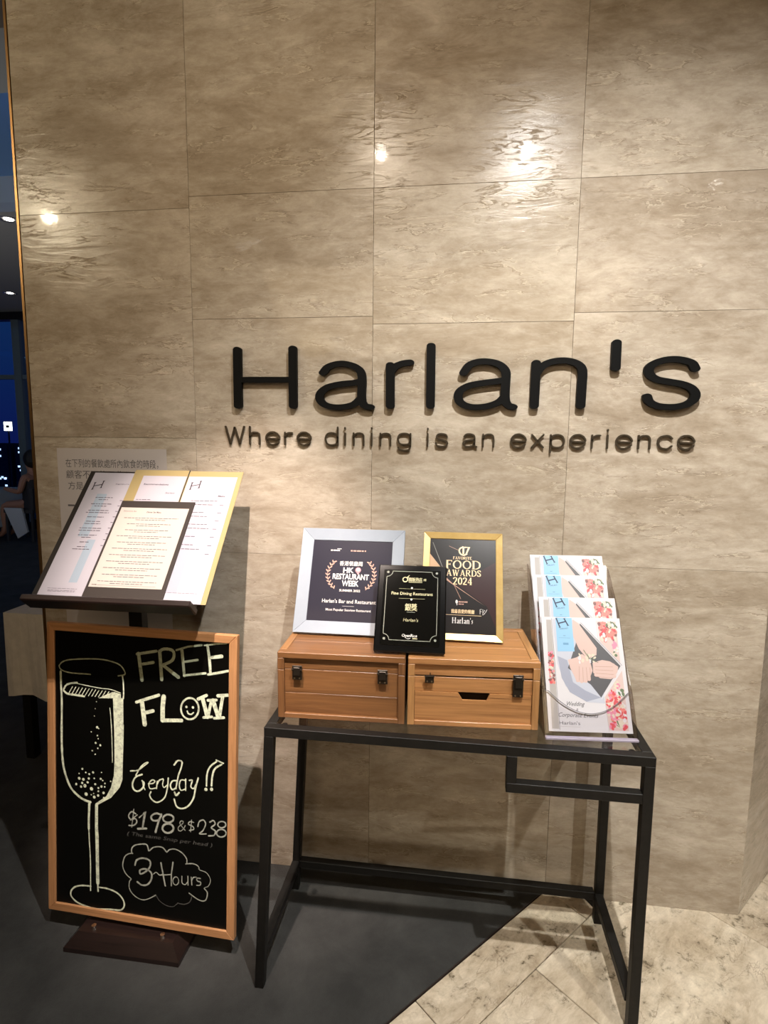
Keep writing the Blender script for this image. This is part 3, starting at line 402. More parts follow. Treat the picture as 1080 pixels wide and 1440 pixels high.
# tagline glyphs in an extended round hand (x-height .66)
TG={'W':(1.28,[('l',[(.06,1),(.34,.02)]),('l',[(.34,.02),(.62,.95)]),('l',[(.62,.95),(.92,.02)]),('l',[(.92,.02),(1.2,1)])]),
'h':(.86,[('l',[(.1,0),(.1,1)]),('c',[(.1,.42),(.2,.62),(.42,.68),(.62,.62),(.68,.42),(.68,0)])]),
'e':(.94,[('c',[(.1,.34),(.82,.34),(.78,.56),(.6,.68),(.45,.7),(.26,.66),(.1,.5),(.07,.3),(.16,.1),(.34,.0),(.5,-.01),(.68,.05),(.82,.16)])]),
'r':(.62,[('l',[(.1,0),(.1,.68)]),('c',[(.1,.42),(.2,.6),(.34,.67),(.52,.67)])]),
'd':(.94,[('l',[(.8,0),(.8,1)]),('c',[(.8,.34),(.72,.6),(.45,.69),(.18,.6),(.08,.34),(.18,.08),(.45,0),(.72,.08),(.8,.34)])]),
'i':(.36,[('l',[(.12,0),(.12,.68)]),('l',[(.12,.93),(.12,.98)])]),
'n':(.86,[('l',[(.1,0),(.1,.68)]),('c',[(.1,.42),(.2,.62),(.42,.68),(.62,.62),(.68,.42),(.68,0)])]),
'g':(.94,[('l',[(.8,.68),(.8,-.02)]),('c',[(.8,-.02),(.72,-.2),(.45,-.25),(.18,-.2),(.1,-.1)]),('c',[(.8,.38),(.72,.62),(.45,.69),(.18,.62),(.08,.38),(.18,.14),(.45,.07),(.72,.14),(.8,.38)])]),
's':(.8,[('c',[(.68,.52),(.6,.64),(.38,.69),(.16,.64),(.1,.52),(.16,.42),(.4,.36),(.64,.28),(.7,.16),(.6,.03),(.38,-.01),(.14,.03),(.06,.17)])]),
'a':(.9,[('c',[(.12,.54),(.22,.66),(.44,.69),(.64,.62),(.7,.48),(.7,.12),(.74,.02),(.82,.0)]),('c',[(.7,.38),(.4,.36),(.16,.3),(.08,.17),(.16,.04),(.34,0),(.56,.04),(.7,.18)])]),
'x':(.8,[('l',[(.08,.68),(.7,0)]),('l',[(.7,.68),(.08,0)])]),
'p':(.94,[('l',[(.12,.68),(.12,-.26)]),('c',[(.12,.34),(.2,.6),(.47,.69),(.74,.6),(.84,.34),(.74,.08),(.47,0),(.2,.08),(.12,.34)])]),
'c':(.88,[('c',[(.78,.54),(.64,.66),(.45,.69),(.18,.6),(.08,.34),(.18,.08),(.45,0),(.64,.03),(.78,.15)])])}
tg=empty('wall_tagline',(0,0,1.4806),'row of small dark bronze letters on the stone wall under the large black ones','sign')
txt='Where dining is an experience'; sp_=.17; adv=[(.55 if c==' ' else TG[c][0]+sp_) for c in txt]; X0,X1=-.598,.838; Hh=.0555
scx=(X1-X0)/(sum(adv)-sp_); x=X0
for c,a in zip(txt,adv):
    if c!=' ':
        bm=bmesh.new()
        for kd,pts in TG[c][1]: stroke(bm,[(x+px*scx,py*Hh) for px,py in pts],.0050,.004,.0105,cap=6,nib=.92,curve=(kd=='c'),k=5)
        o=mk('letter',bm,BRONZE,tg); o.matrix_world=Matrix(((1,0,0,0),(0,0,-1,0),(0,1,0,1.4806),(0,0,0,1)))
    x+=a*scx
# ================================================================ NOTICE ON WALL
INKG=mat('ink_grey',(.10,.095,.10),.8)
nx=empty('wall_notice',plane(-1.2,-.0008,.80,0,0),'white paper notice in Chinese taped to the wall behind the menu stand','notice')
B('paper_sheet',(0,0,0),(.395,.66,.0006),mat('notice_paper',(.48,.44,.43),.8),nx)
k=Ink()
k.text('在下列的餐飲處所內飲食的時段，',.03,.598,.021,.0009,INKG,width=.335); k.text('顧客不可使用此入口進',.03,.56,.021,.0009,INKG,width=.3); k.text('方是',.035,.522,.02,.0009,INKG)
k.rect(.03,.462,.055,.468,.0009,INKG)
tag(k.done('printed_text',nx),kind='stuff')
# ================================================================ MENU STAND
ms=empty('menu_stand',(-.777,-.26,0),'dark brown floor stand with slanted lectern top holding menus','menu stand')
def wp(o,mw): o.matrix_world=mw; return o
bm=bmesh.new()
lo=[(-.955,-.418),(-.598,-.418),(-.598,-.10),(-.955,-.10)]; hi=[(-.925,-.392),(-.628,-.392),(-.628,-.126),(-.925,-.126)]
rings=[[bm.verts.new((x,y,z)) for x,y in q] for q,z in ((lo,0.0),(lo,.014),(hi,.048))]
for a,b in zip(rings,rings[1:]):
    for i in range(4): bm.faces.new((a[i],a[(i+1)%4],b[(i+1)%4],b[i]))
bm.faces.new(rings[0]); bm.faces.new(rings[-1]); o=mk('base',bm,ESP); bmesh; o.parent=ms; o.matrix_parent_inverse=ms.matrix_world.inverted()
def own(o,root): o.parent=root; o.matrix_parent_inverse=Matrix.Translation(root.location).inverted(); return o
for x in (-.885,-.668):
    bm=bmesh.new(); cyl(bm,(x,-.375,.048),(x,-.375,.056),.007,n=10); own(mk('screw_head',bm,mat('steel',(.6,.55,.5),.25,metal=1)),ms)
own(B('post',(-.798,-.265,.046),(-.757,-.235,1.16),BLK),ms)
PM=plane(*(-1.0005,-0.3996,1.0600,0.0198,0.7313))
mtop=mk('lectern_board',(lambda b_:(box(b_,(0,-.006,-.020),(.470,.444,0),.0015),b_)[1])(bmesh.new()),ESPB,None); own(mtop,ms); mtop.matrix_world=PM
o=mk('ledge',(lambda b_:(box(b_,(-.004,-.022,-.024),(.474,-.004,.030),.003),b_)[1])(bmesh.new()),ESP,None); own(o,ms); o.matrix_world=PM
bm=bmesh.new(); cyl(bm,(.19,.13,-.07),(.30,.13,-.07),.016,n=14); box(bm,(.205,.08,-.075),(.285,.20,-.019),.003); o=mk('tilt_bracket',bm,BLK); own(o,ms); o.matrix_world=PM
# menus lying on the lectern
def rows(k,x0,x1,y0,y1,step,z,m,amin=.3,center=True,h=.0022):
    y=y1
    while y>y0:
        for d in range(random.choice((1,2,2))):
            L=(x1-x0)*random.uniform(amin,1); c=(x0+x1)/2 if center else x0+L/2
            a=c-L/2; 
            while a<c+L/2:
                q=random.uniform(.006,.018); b=min(a+q,c+L/2); k.rect(a,y,b,y+h,z,m); a=b+.0022
            y-=step*.5
        y-=step*.5
MINK=mat('menu_ink',(.09,.07,.09),.8); HINK=mat('dark_ink',(.02,.014,.02),.7); PBLUE=mat('pale_blue_print',(.28,.34,.41),.7)
def Hlogo(k,x,y,s,z,m,rot=.25,wd=None):
    c,d=math.cos(rot),math.sin(rot); T=lambda a,b:(x+(a*1-b*0)*s,y+(a*d+b)*s); w_=wd or s*.12
    k.line([T(0,0),T(0,1)],w_,z,m); k.line([T(1,0),T(1,1)],w_,z,m); k.line([T(0,.5),T(1,.5)],w_*.8,z,m)
    for a in (0,1):
        for b in (0,1): k.line([T(a-.12,b),T(a+.12,b)],w_*.8,z,m)
pl_=empty('menu_sheet',PM@Matrix.Translation((.0184,-.002,.0015)),'narrow white menu sheet at the left of the slanted stand','menu')
B('paper',(0,0,-.001),(.138,.438,0),PAPER,pl_)
k=Ink(); k.rect(.04,.20,.072,.355,.0002,PBLUE); k.rect(.075,.05,.10,.19,.0002,PBLUE); Hlogo(k,.016,.372,.026,.0004,HINK); k.text('Signature',.085,.392,.004,.0004,MINK,width=.045)
rows(k,.03,.105,.16,.34,.016,.0004,MINK,.35)
for y in [.33-.02*i for i in range(9)]: k.rect(.122,y,.130,y+.002,.0004,MINK)
rows(k,.02,.11,.018,.030,.006,.0004,MINK,.8,h=.001); tag(k.done('printed_text',pl_),kind='stuff')
gf=empty('menu_folder',PM@Matrix.Translation((.1505,-.002,.0012)),'open gold menu folder with two lilac white pages, right side of the stand','menu')
B('cover_left',(0,.0,-.001),(.178,.452,.0005),GOLDCARD,gf); B('cover_right',(.180,0,-.001),(.352,.450,.0005),GOLDCARD,gf)
B('page_left',(.034,0,.0006),(.176,.428,.0016),PAPER,gf); B('page_right',(.183,.0,.0006),(.338,.428,.0016),PAPER,gf)
bm=bmesh.new(); cyl(bm,(.179,0,.0012),(.179,.452,.0012),.0015,n=6); mk('spine_cord',bm,BLK,gf)
k=Ink(); Hlogo(k,.200,.378,.026,.0019,HINK); k.text('Recommendations',.046,.392,.006,.0019,MINK,width=.08,bold=.02); k.text('Starters',.125,.360,.006,.0019,MINK,width=.03,shear=.3); k.text('Mains',.295,.352,.006,.0019,MINK,width=.022,bold=.02)
rows(k,.04,.165,.20,.335,.018,.0019,MINK,.3,False); rows(k,.215,.30,.14,.335,.028,.0019,MINK,.4,False); rows(k,.20,.32,.02,.03,.01,.0019,MINK,.9,h=.001)
for y in [.32-.028*i for i in range(7)]: k.rect(.308,y,.320,y+.002,.0019,MINK)
k.rect(.225,.03,.262,.22,.0018,mat('pale_violet_print',(.34,.33,.39),.7)); tag(k.done('printed_text',gf),kind='stuff')
cb=empty('clipboard_menu',PM@Matrix.Translation((.1525,.0,.0045)),'cream menu on a dark brown clipboard leaning in front of the others','menu')
B('backing_board',(0,-.002,-.001),(.2305,.326,.003),mat('clipboard_brown',(.036,.029,.026),.45,spec=.3),cb,.001)
B('paper',(.008,.0345,.003),(.219,.300,.0038),CREAM,cb)
k=Ink(); k.text('Dinner Set Menu',.115,.282,.0055,.0041,MINK,width=.045,align='C',bold=.02); k.text('Executive Set',.02,.285,.004,.0041,MINK,width=.04)
y=.262
for i in range(11):
    L=random.uniform(.13,.175)
    for d in range(2):
        l2=L*(1 if d==0 else .55); a=.113-l2/2
        while a<.113+l2/2: b=min(a+random.uniform(.006,.016),.113+l2/2); k.rect(a,y,b,y+.0018,.0041,MINK); a=b+.002
        y-=.0065
    y-=.008
k.text('note',.016,.040,.004,.0041,HINK,width=.014,bold=.02); k.rect(.032,.040,.20,.0408,.0041,MINK); tag(k.done('printed_text',cb),kind='stuff')
# ================================================================ CHALKBOARD
W,H=.6035,.8878; KM=plane(*(-1.0528,-0.3496,0.0640,-0.0442,0.0746))
cbd=empty('chalkboard',KM,'black chalkboard in orange brown wooden frame with champagne glass drawing','chalkboard')
fw=.024
def frame4(root,W,H,fw,z0,z1,mx,my,nm='frame_side',inner=None,bev=0):
    zi=inner if inner is not None else z1
    for pts,m_ in (([(0,0),(W,0),(W-fw,fw),(fw,fw)],mx),([(0,H),(fw,H-fw),(W-fw,H-fw),(W,H)],mx),([(0,0),(fw,fw),(fw,H-fw),(0,H)],my),([(W,0),(W,H),(W-fw,H-fw),(W-fw,fw)],my)):
        bm=bmesh.new(); a=[bm.verts.new((x,y,z0)) for x,y in pts]
        b=[bm.verts.new((x,y,(zi if (fw*.5<x<W-fw*.5 and fw*.5<y<H-fw*.5) else z1))) for x,y in pts]
        bm.faces.new(a); bm.faces.new(b[::-1])
        for i in range(4): bm.faces.new((a[i],b[i],b[(i+1)%4],a[(i+1)%4]))
        if bev: bmesh.ops.bevel(bm,geom=bm.edges[:],offset=bev,segments=1,affect='EDGES')
        mk(nm,bm,m_,root)
frame4(cbd,W,H,fw,-.018,0,TEAKX,TEAKY,bev=.0015)
B('slate',(fw-.002,fw-.002,-.014),(W-fw+.002,H-fw+.002,-.006),BOARDF,cbd)
k=Ink(); zz=-.0056
for it in D['chalk']:
    tone,kd,wv,pts=it; m_=M['chalk_'+tone]; zz+=.0000025
    if kd=='p': k.poly(pts,zz,m_)
    elif kd=='o': k.disc(pts[0][0],pts[0][1],max(wv*.5,.0012),zz,m_)
    else: k.line(pts,max(wv,.0022),zz,m_,kd=='c',cap=4,jit=.12)
k.text('( The same Snap per head )',.262,.2655,.011,-.0055,M['chalk_faint'],width=.27,shear=.2)
tag(k.done('chalk_drawing',cbd),kind='stuff')
# smears where the chalk was rubbed in the wine band of the glass
# ================================================================ CONSOLE TABLE
TX0,TW,TD,TG_,TH=-.3252,.9597,.3704,.0746,.760
yb=-TG_; yf=-TG_-TD; ts=.025; h=ts/2
tb=empty('console_table',(TX0+TW/2,(yb+yf)/2,0),'slim black steel console table with glass top in front of the wall','table')
def tbm(n,p0,p1,up=(0,0,1),s=ts): return own(beam(n,p0,p1,s,BLK,None,up),tb)
xl,xr=TX0+h,TX0+TW-h; yF,yB=yf+h,yb-h; zt=TH-h; dl=.0387; ra=.094
for (xt,xb,y) in ((xl,xl-dl,yF),(xl,xl-dl,yB),(xr,xr+.004,yF),(xr,xr+.004,yB)): tbm('leg',(xb,y,0),(xt,y,TH-ts+.001),(0,1,0))
for n,p,q in (('top_rail',(TX0,yF,zt),(TX0+TW,yF,zt)),('top_rail',(TX0,yB,zt),(TX0+TW,yB,zt)),('side_rail',(xl,yF+h,zt),(xl,yB-h,zt)),('side_rail',(xr,yF+h,zt),(xr,yB-h,zt)),
  ('bottom_rail',(xl-dl+h+.004,yB,ra),(xr-h,yB,ra)),('bottom_rail',(xl-dl+.005,yF+h,ra),(xl-dl+.005,yB-h,ra)),('bottom_rail',(xr,yF+h,ra),(xr,yB-h,ra)),
  ('drawer_rail',(.290,yF,.652),(xr-h,yF,.652)),('drawer_rail',(.302,yF,.664),(.302,yF,TH-ts))): tbm(n,p,q,(0,1,0) if n=='drawer_rail' and p[0]==q[0] else (0,0,1))
bm=bmesh.new(); prism(bm,[(xr-h,ra-.012),(xr-h-.035,ra-.012),(xr-h,ra-.045)],-.003,.003); o=mk('gusset',bm,BLK); own(o,tb); o.matrix_world=Matrix(((1,0,0,0),(0,0,1,yB),(0,1,0,0),(0,0,0,1)))
own(B('glass_top',(xl+h+.001,yF+h+.001,TH-.010),(xr-h-.001,yB-h-.001,TH-.0005),TGLASS),tb)
for x,y in ((xl+.03,yF+.03),(xr-.03,yF+.03),(xl+.03,yB-.03),(xr-.03,yB-.03)):
    bm=bmesh.new(); cyl(bm,(x,y,TH-.016),(x,y,TH-.010),.008,n=10); own(mk('glass_pad',bm,BLK),tb)
# ================================================================ WOODEN BOXES
OAK_L=wood('brown_oak_x',(.20,.088,.030),(.115,.048,.016),'x',.5,1,.1); OAKZ_L=wood('brown_oak_z',(.19,.084,.030),(.115,.048,.016),'z',.5,1,.1); OAKY_L=wood('brown_oak_y',(.30,.145,.055),(.18,.08,.028),'y',.5,1,.1)
def wooden_box(nm,x,y,yaw,W,label,right):
    OAK,OAKZ,OAKY=(M['oak_x'],M['oak_z'],M['oak_y']) if right else (M['brown_oak_x'],M['brown_oak_z'],M['brown_oak_y'])
    H=.181; Dp=.262; t=empty(nm,Matrix.Translation((x,y,TH))@Matrix.Rotation(yaw,4,'Z'),label,'box','wooden boxes on the table' if False else None)
    zs=.1325; st=.0175
    # lid: top frame + panel, front rail
    for a,b,m_ in (((0,0,H-.016),(W,.022,H),OAK),((0,Dp-.022,H-.016),(W,Dp,H),OAK),((0,.022,H-.016),(.02,Dp-.022,H),OAKY),((W-.02,.022,H-.016),(W,Dp-.022,H),OAKY)): B('lid_frame',a,b,m_,t,.0012)
    for i in range(3):
        y0=.0225+i*(Dp-.045)/3; B('lid_board',(.0205,y0,H-.015),(W-.0205,y0+(Dp-.045)/3-.0006,H-.0012),OAK,t,.0006)
    B('lid_stile',(0,0,zs+.001),(st,.012,H-.0165),OAKZ,t,.001); B('lid_stile',(W-st,0,zs+.001),(W,.012,H-.0165),OAKZ,t,.001)
    B('lid_panel',(st,.0085,zs+.0015),(W-st,.0115,H-.016),OAK,t); B('lid_side',(0,.0125,zs+.001),(.010,Dp,H-.0165),OAKY,t); B('lid_side',(W-.010,.0125,zs+.001),(W,Dp,H-.0165),OAKY,t); B('lid_back',(.0105,Dp-.01,zs+.001),(W-.0105,Dp,H-.0165),OAK,t)
    B('stile',(0,0,0),(st,.012,zs),OAKZ,t,.001); B('stile',(W-st,0,0),(W,.012,zs),OAKZ,t,.001); B('bottom_rail',(st,0,0),(W-st,.012,.013),OAK,t,.001)
    B('side_panel',(0,.0125,0),(.010,Dp,zs),OAKY,t); B('side_panel',(W-.010,.0125,0),(W,Dp,zs),OAKY,t); B('back_panel',(.0105,Dp-.01,0),(W-.0105,Dp,zs),OAK,t); B('bottom_board',(.0105,.0125,.001),(W-.0105,Dp-.011,.007),OAK,t)
    if not right:
        B('front_board',(st,.0085,.0132),(W-st,.0115,.0672),OAK,t,.0006); B('front_board',(st,.0085,.0680),(W-st,.0115,zs),OAK,t,.0006)
    else:
        B('front_board',(st,.0085,.0905),(W-st,.0115,zs-.003),OAK,t,.0006)
        bm=bmesh.new(); prism(bm,[(st+.001,.0135),(W-st-.001,.0135),(W-st-.001,.0895),(.2118,.0895),(.2034,.0707),(.1417,.0707),(.1303,.0895),(st+.001,.0895)],0,.006)
        o=mk('drawer_front',bm,OAK,t); o.matrix_local=Matrix(((1,0,0,0),(0,0,1,.005),(0,1,0,0),(0,0,0,1)))
        B('drawer_front_line',(st+.002,.0044,.0795),(.130,.0052,.0803),OAKD,t); B('drawer_front_line',(.213,.0044,.0795),(W-st-.002,.0052,.0803),OAKD,t)
        B('slot_shadow_board',(.12,.03,.02),(.22,.034,.10),mat('box_inside',(.03,.016,.008),.9),t)  # added dark sheet, the shade inside the slot put into its colour
    B('box_liner',(.011,.0135,.010),(W-.011,.016,zs-.004) if not right else (W-.011,.016,.012),OAKD,t)
    def latch(x0,x1,z0,z1,long=False,small=False):
        l=B('latch',(x0,-.0035,z0),(x1,.0,z1),LATCH,t,.001); xm=(x0+x1)/2; wd=(x1-x0)
        if not small: B('latch_hook',(x0+wd*.14,-.008,zs-.012 if not long else zs-.02),(x1-wd*.14,-.0035,z1-.003),LATCH,l,.0015)
        bm=bmesh.new(); cyl(bm,(x0-.001,-.005,zs+.004),(x1+.001,-.005,zs+.004),.003,n=8); mk('latch_pin',bm,LATCH,l)
        for q in (-1,1):
            bm=bmesh.new(); cyl(bm,(xm+q*wd*.25,-.0035,z0+.005),(xm+q*wd*.25,-.0048,z0+.005),.0022,n=8); mk('rivet',bm,mat('rivet',(.35,.28,.2),.35,metal=1),l)
    if not right: latch(.0405,.0665,.108,.1465); latch(.266,.292,.108,.1465)
    else:
        latch(.044,.067,.117,.133,small=True); bm=bmesh.new(); cyl(bm,(.057,-.004,.133),(.057,-.004,.146),.0012,n=6); mk('hook_pin',bm,LATCH,t)
        latch(.268,.294,.088,.147,long=True)
    return t
wooden_box('wooden_box',-.3059,-.387,.032,.3370,'plain oak box with two dark latches under the white frame',False)
wooden_box('wooden_box',.0385,-.3754,.0598,.3360,'oak box with drawer and dark slot handle under the gold frame',True)
# ================================================================ PICTURE FRAMES
def easel(t,W,H,lean,top,m,gap=.10):
    # prop behind: from the back of the frame down to the surface it stands on
    bm=bmesh.new(); y=top*H; d=gap
    V=[(W/2-.03,y,-.016),(W/2+.03,y,-.016),(W/2+.035,.0,0),(W/2-.035,0,0)]
    # foot on the ground: world z = frame bottom
    cl,sl=math.cos(lean),math.sin(lean)
    # local (Y,Z) of a point at horizontal distance d behind and height 0
    fy,fz=d*sl,-d*cl
    A=[bm.verts.new(p) for p in ((W/2-.028,y,-.0165),(W/2+.028,y,-.0165),(W/2+.034,fy+.006,fz),(W/2-.034,fy+.006,fz))]
    Bv=[bm.verts.new((v.co.x,v.co.y-.0,v.co.z-.003)) for v in A]
    bm.faces.new(A); bm.faces.new(Bv[::-1])
    for i in range(4): bm.faces.new((A[i],Bv[i],Bv[(i+1)%4],A[(i+1)%4]))
    mk('easel_back',bm,m,t)
WHITEF=speck('white_frame_paint',(.27,.31,.37),(.25,.29,.35),.45,12,bs=.05); wtx=mat('print_white',(.62,.61,.60),.6)
NAVY=mat('navy_print',(.021,.020,.034),.3,spec=.2,coat=.12,coatr=.05); ROSE=mat('rose_print',(.50,.30,.24),.6); PINK=mat('pink_print',(.75,.30,.34),.6)
W,H=.3105,.3127; v=(-0.3064,-0.2489,0.9480,0.0134,0.4440)
t=empty('picture_frame',plane(*v),'white picture frame holding a dark navy award print','picture frame')
frame4(t,W,H,.036,-.014,0,WHITEF,WHITEF,inner=-.004,bev=.0008); B('print',(.034,.034,-.010),(W-.034,H-.034,-.006),NAVY,t); B('backboard',(.01,.01,-.016),(W-.01,H-.01,-.0142),DARKP,t); easel(t,W,H,v[4],.55,DARKP,.105)
k=Ink(); z=-.0055
k.text('香港餐廳周',.154,.2015,.0105,z,wtx,width=.068,align='C',bold=.03)
k.text('HK',.132,.1795,.015,z,wtx,width=.032,bold=.03); k.disc(.1765,.1885,.0085,z,PINK); k.poly([(.1695,.185),(.1765,.1745),(.1835,.185)],z,PINK); k.disc(.1765,.1895,.0045,z+.0001,wtx)
k.text('RESTAURANT',.156,.1600,.0155,z,wtx,width=.108,align='C',bold=.03); k.text('WEEK',.156,.1400,.0155,z,wtx,width=.050,align='C',bold=.03)
k.text('SUMMER 2022',.156,.1235,.0062,z,wtx,width=.062,align='C',bold=.02)
k.text("Harlan's Bar and Restaurant",.156,.0895,.0105,z,wtx,width=.158,align='C',bold=.008); k.rect(.138,.0805,.172,.0812,z,wtx); k.text('Most Popular Seaview Restaurant',.156,.0665,.0066,z,wtx,width=.132,align='C',bold=.01)
for s_ in (-1,1):
    k.line([(.156+s_*.050,.210),(.156+s_*.066,.190),(.156+s_*.070,.172),(.156+s_*.064,.150),(.156+s_*.046,.130)],.0012,z,ROSE,True)
    for i in range(9):
        a=math.radians(48-12.5*i); cx=.156+s_*(.020+.0495*math.cos(a)); cy=.172+.050*math.sin(a)
        for q in (-1,1): k.disc(cx+s_*q*.0035,cy+.003,.0052,z+.00002*(i+1),ROSE,.0018,8,a0=(math.pi/2-q*.8*s_)+ (a*s_)*.6)
for i,(x,w_) in enumerate([(.090,.006),(.098,.008),(.107,.010),(.150,.006),(.158,.009),(.169,.012),(.183,.006),(.192,.004)]): k.rect(x,.2445,x+w_,.2485,z,wtx if i<3 else ROSE)
k.rect(.109,.2505,.1215,.2525,z,wtx)
tag(k.done('printed_text',t),kind='stuff')
# gold frame
GOLDF=speck('gold_frame_wood',(.46,.33,.13),(.39,.27,.09),.35,20,bs=.05); GOLDF.node_tree.nodes['Principled BSDF'].inputs['Metallic'].default_value=.35
BLKP=mat('black_print',(.010,.008,.009),.3,spec=.2,coat=.15,coatr=.05); BURG=mat('burgundy_print',(.028,.010,.012),.3,spec=.2,coat=.15,coatr=.05); GOLDI=mat('gold_foil',(.85,.62,.35),.4); PEACH=mat('peach_print',(.50,.30,.17),.5); RAY=mat('ray_print',(.45,.25,.18),.5); GREYR=mat('grey_ray',(.22,.22,.20),.5)
W,H=.2302,.3164; v=(0.0591,-0.2451,0.9480,0.0063,0.4900)
t=empty('picture_frame',plane(*v),'gold picture frame with black food award certificate, on the right box','picture frame')
frame4(t,W,H,.0195,-.014,0,GOLDF,GOLDF,inner=-.004,bev=.0008); B('print',(.018,.018,-.010),(W-.018,H-.018,-.006),BLKP,t); B('backboard',(.008,.008,-.016),(W-.008,H-.008,-.0142),DARKP,t); easel(t,W,H,v[4],.55,DARKP,.105)
k=Ink(); z=-.0055
k.poly([(.0195,.297),(.0195,.250),(.047,.212),(.075,.165)],z-.0003,GREYR) if False else None
k.poly([(.0195,.250),(.052,.210),(.0195,.178)],z-.0002,PEACH); k.line([(.027,.285),(.058,.208)],.0016,z,GREYR)
k.poly([(.10,.16),(.21,.23),(.21,.04),(.185,.10)],z-.0003,BURG)
k.poly([(.060,.178),(.090,.158),(.180,.1005),(.088,.162),(.062,.186)],z-.0001,RAY); k.line([(.092,.158),(.112,.118)],.0010,z-.0001,RAY); k.line([(.075,.275),(.105,.262)],.001,z-.0001,RAY)
k.line([(.1155,.2735),(.107,.268),(.105,.260),(.110,.251),(.119,.2485),(.127,.252)],.0042,z,GOLDI,True,4); k.line([(.117,.2725),(.117,.252)],.005,z,GOLDI); k.line([(.1195,.2725),(.1335,.2725),(.1245,.2505)],.004,z,GOLDI)
serif(k,'FAVORITE',.0875,.2350,.0085,.055,z,GOLDI); serif(k,'FOOD',.0665,.2065,.0255,.1035,z,GOLDI); serif(k,'AWARDS',.0690,.1850,.0185,.1005,z,GOLDI); serif(k,'2024',.0885,.1595,.0215,.056,z,GOLDI)
k.disc(.1005,.1095,.0035,z,wtx,.0055); k.rect(.1005,.0995,.1025,.106,z,wtx)
for x in (.106,.111,.1165,.122,.127): k.rect(x,.1075,x+.0038,.1115,z,ROSE)
for x in (.106,.111,.1165): k.rect(x,.1015,x+.0038,.1045,z,ROSE)
k.text('我最喜愛的餐廳',.0855,.0775,.0085,z,GOLDI,width=.065,bold=.03); k.line([(.0700,.0716),(.170,.0716)],.0009,z,GOLDI)
k.line([(.1665,.0765),(.1665,.0905),(.172,.0905)],.0012,z,wtx); k.line([(.1665,.084),(.171,.084)],.0011,z,wtx); k.line([(.174,.0745),(.174,.0905),(.180,.0875),(.1745,.083),(.180,.079),(.174,.0745)],.0011,z,wtx); k.line([(.181,.081),(.186,.0905)],.0011,z,wtx)
# Harlan's in serif-like thick and thin strokes
def serword(k,x,y,h,width,z,m):
    G_={'H':(.8,[((.12,0),(.12,1),.16),((.6,0),(.6,1),.16),((.12,.5),(.6,.5),.06),((0,.03),(.25,.03),.05),((.47,.03),(.73,.03),.05),((0,.97),(.25,.97),.05),((.47,.97),(.73,.97),.05)]),
    'r':(.42,[((.12,0),(.12,.66),.15),((0,.03),(.26,.03),.05),((.12,.5),(.34,.64),.1)]),'l':(.32,[((.13,0),(.13,1.02),.15),((0,.03),(.27,.03),.05)]),
    'a':(.52,[((.36,.0),(.36,.58),.14),((.08,.52),(.36,.64),.07),((.1,.16),(.36,.38),.08),((.1,.16),(.2,.02),.12),((.2,.02),(.36,.1),.06)]),
    'n':(.62,[((.12,0),(.12,.66),.15),((.44,0),(.44,.58),.15),((.12,.52),(.34,.66),.07),((.34,.66),(.46,.56),.08),((0,.03),(.24,.03),.05),((.34,.03),(.56,.03),.05)]),
    "'":(.22,[((.08,.75),(.1,1.02),.09)]),'s':(.42,[((.3,.55),(.14,.64),.07),((.1,.5),(.28,.22),.13),((.26,.12),(.06,.05),.08)])}
    tot=sum(G_[c][0] for c in "Harlan's")*h; sx=width/tot
    for c in "Harlan's":
        for a,b,wd in G_[c][1]: k.line([(x+a[0]*h*sx,y+a[1]*h),(x+b[0]*h*sx,y+b[1]*h)],wd*h,z,m)
        x+=G_[c][0]*h*sx
serword(k,.0885,.0480,.0165,.060,z,wtx)
tag(k.done('printed_text',t),kind='stuff')
# black plaque
GBLK=mat('gloss_black',(.003,.003,.003),.14,spec=.25,coat=.25,coatr=.04); ETCH=mat('etched_line',(.17,.18,.14),.5); GPR=mat('plaque_gold',(.48,.44,.24),.5)
W,H=.187,.2419; v=(-0.0547,-0.3663,0.9510,0.0238,0.5802)
t=empty('award_plaque',plane(*v),'small glossy black award plaque leaning in front of the two picture frames','plaque')
B('plaque_board',(0,0,-.016),(W,H,-.002),GBLK,t,.003); B('face_plate',(.016,.018,-.002),(W-.016,H-.016,0),mat('plate_black',(.003,.003,.0025),.10,spec=.3,coat=.25),t,.0015); easel(t,W,H,v[4],.5,DARKP,.10)
k=Ink(); z=.0004; x0,x1,y0,y1=.0235,.1635,.031,.222; q=.016
for pts in ([(x0+q,y0),(x1-q,y0)],[(x0+q,y1),(x1-q,y1)],[(x0,y0+q),(x0,y1-q)],[(x1,y0+q),(x1,y1-q)]): k.line(pts,.0018,z,ETCH)
for cx,cy,a in ((x0,y0,0),(x1,y0,90),(x1,y1,180),(x0,y1,270)):
    a=math.radians(a); k.line([(cx+q*math.cos(a+t_)*1.0,cy+q*math.sin(a+t_)*1.0) for t_ in [math.pi/2*i/5 for i in range(6)]],.0018,z,ETCH); k.disc(cx+.003*(1 if cx<.1 else -1),cy+.003*(1 if cy<.1 else -1),.0035,z+.0001,ETCH)
k.line([(.0745+.0065*math.cos(a),.1985+.0065*math.sin(a)) for a in [2*math.pi*i/12 for i in range(13)]],.0026,z,GPR,True); k.line([(.078,.204),(.086,.211)],.0016,z,GPR); k.disc(.0815,.2045,.0022,z+.0001,GPR)
k.text('開飯熱店',.084,.1945,.0085,z,GPR,width=.037,bold=.03); k.rect(.084,.1905,.121,.192,z,GPR); k.text('大獎',.1245,.196,.005,z,GPR,width=.0075,bold=.02)
k.line([(.0585,.1722),(.1300,.1722)],.0006,z,GPR); k.line([(.0595,.1447),(.1295,.1447)],.0006,z,GPR); k.disc(.094,.1748,.0026,z,wtx); k.disc(.094,.1424,.0026,z,wtx)
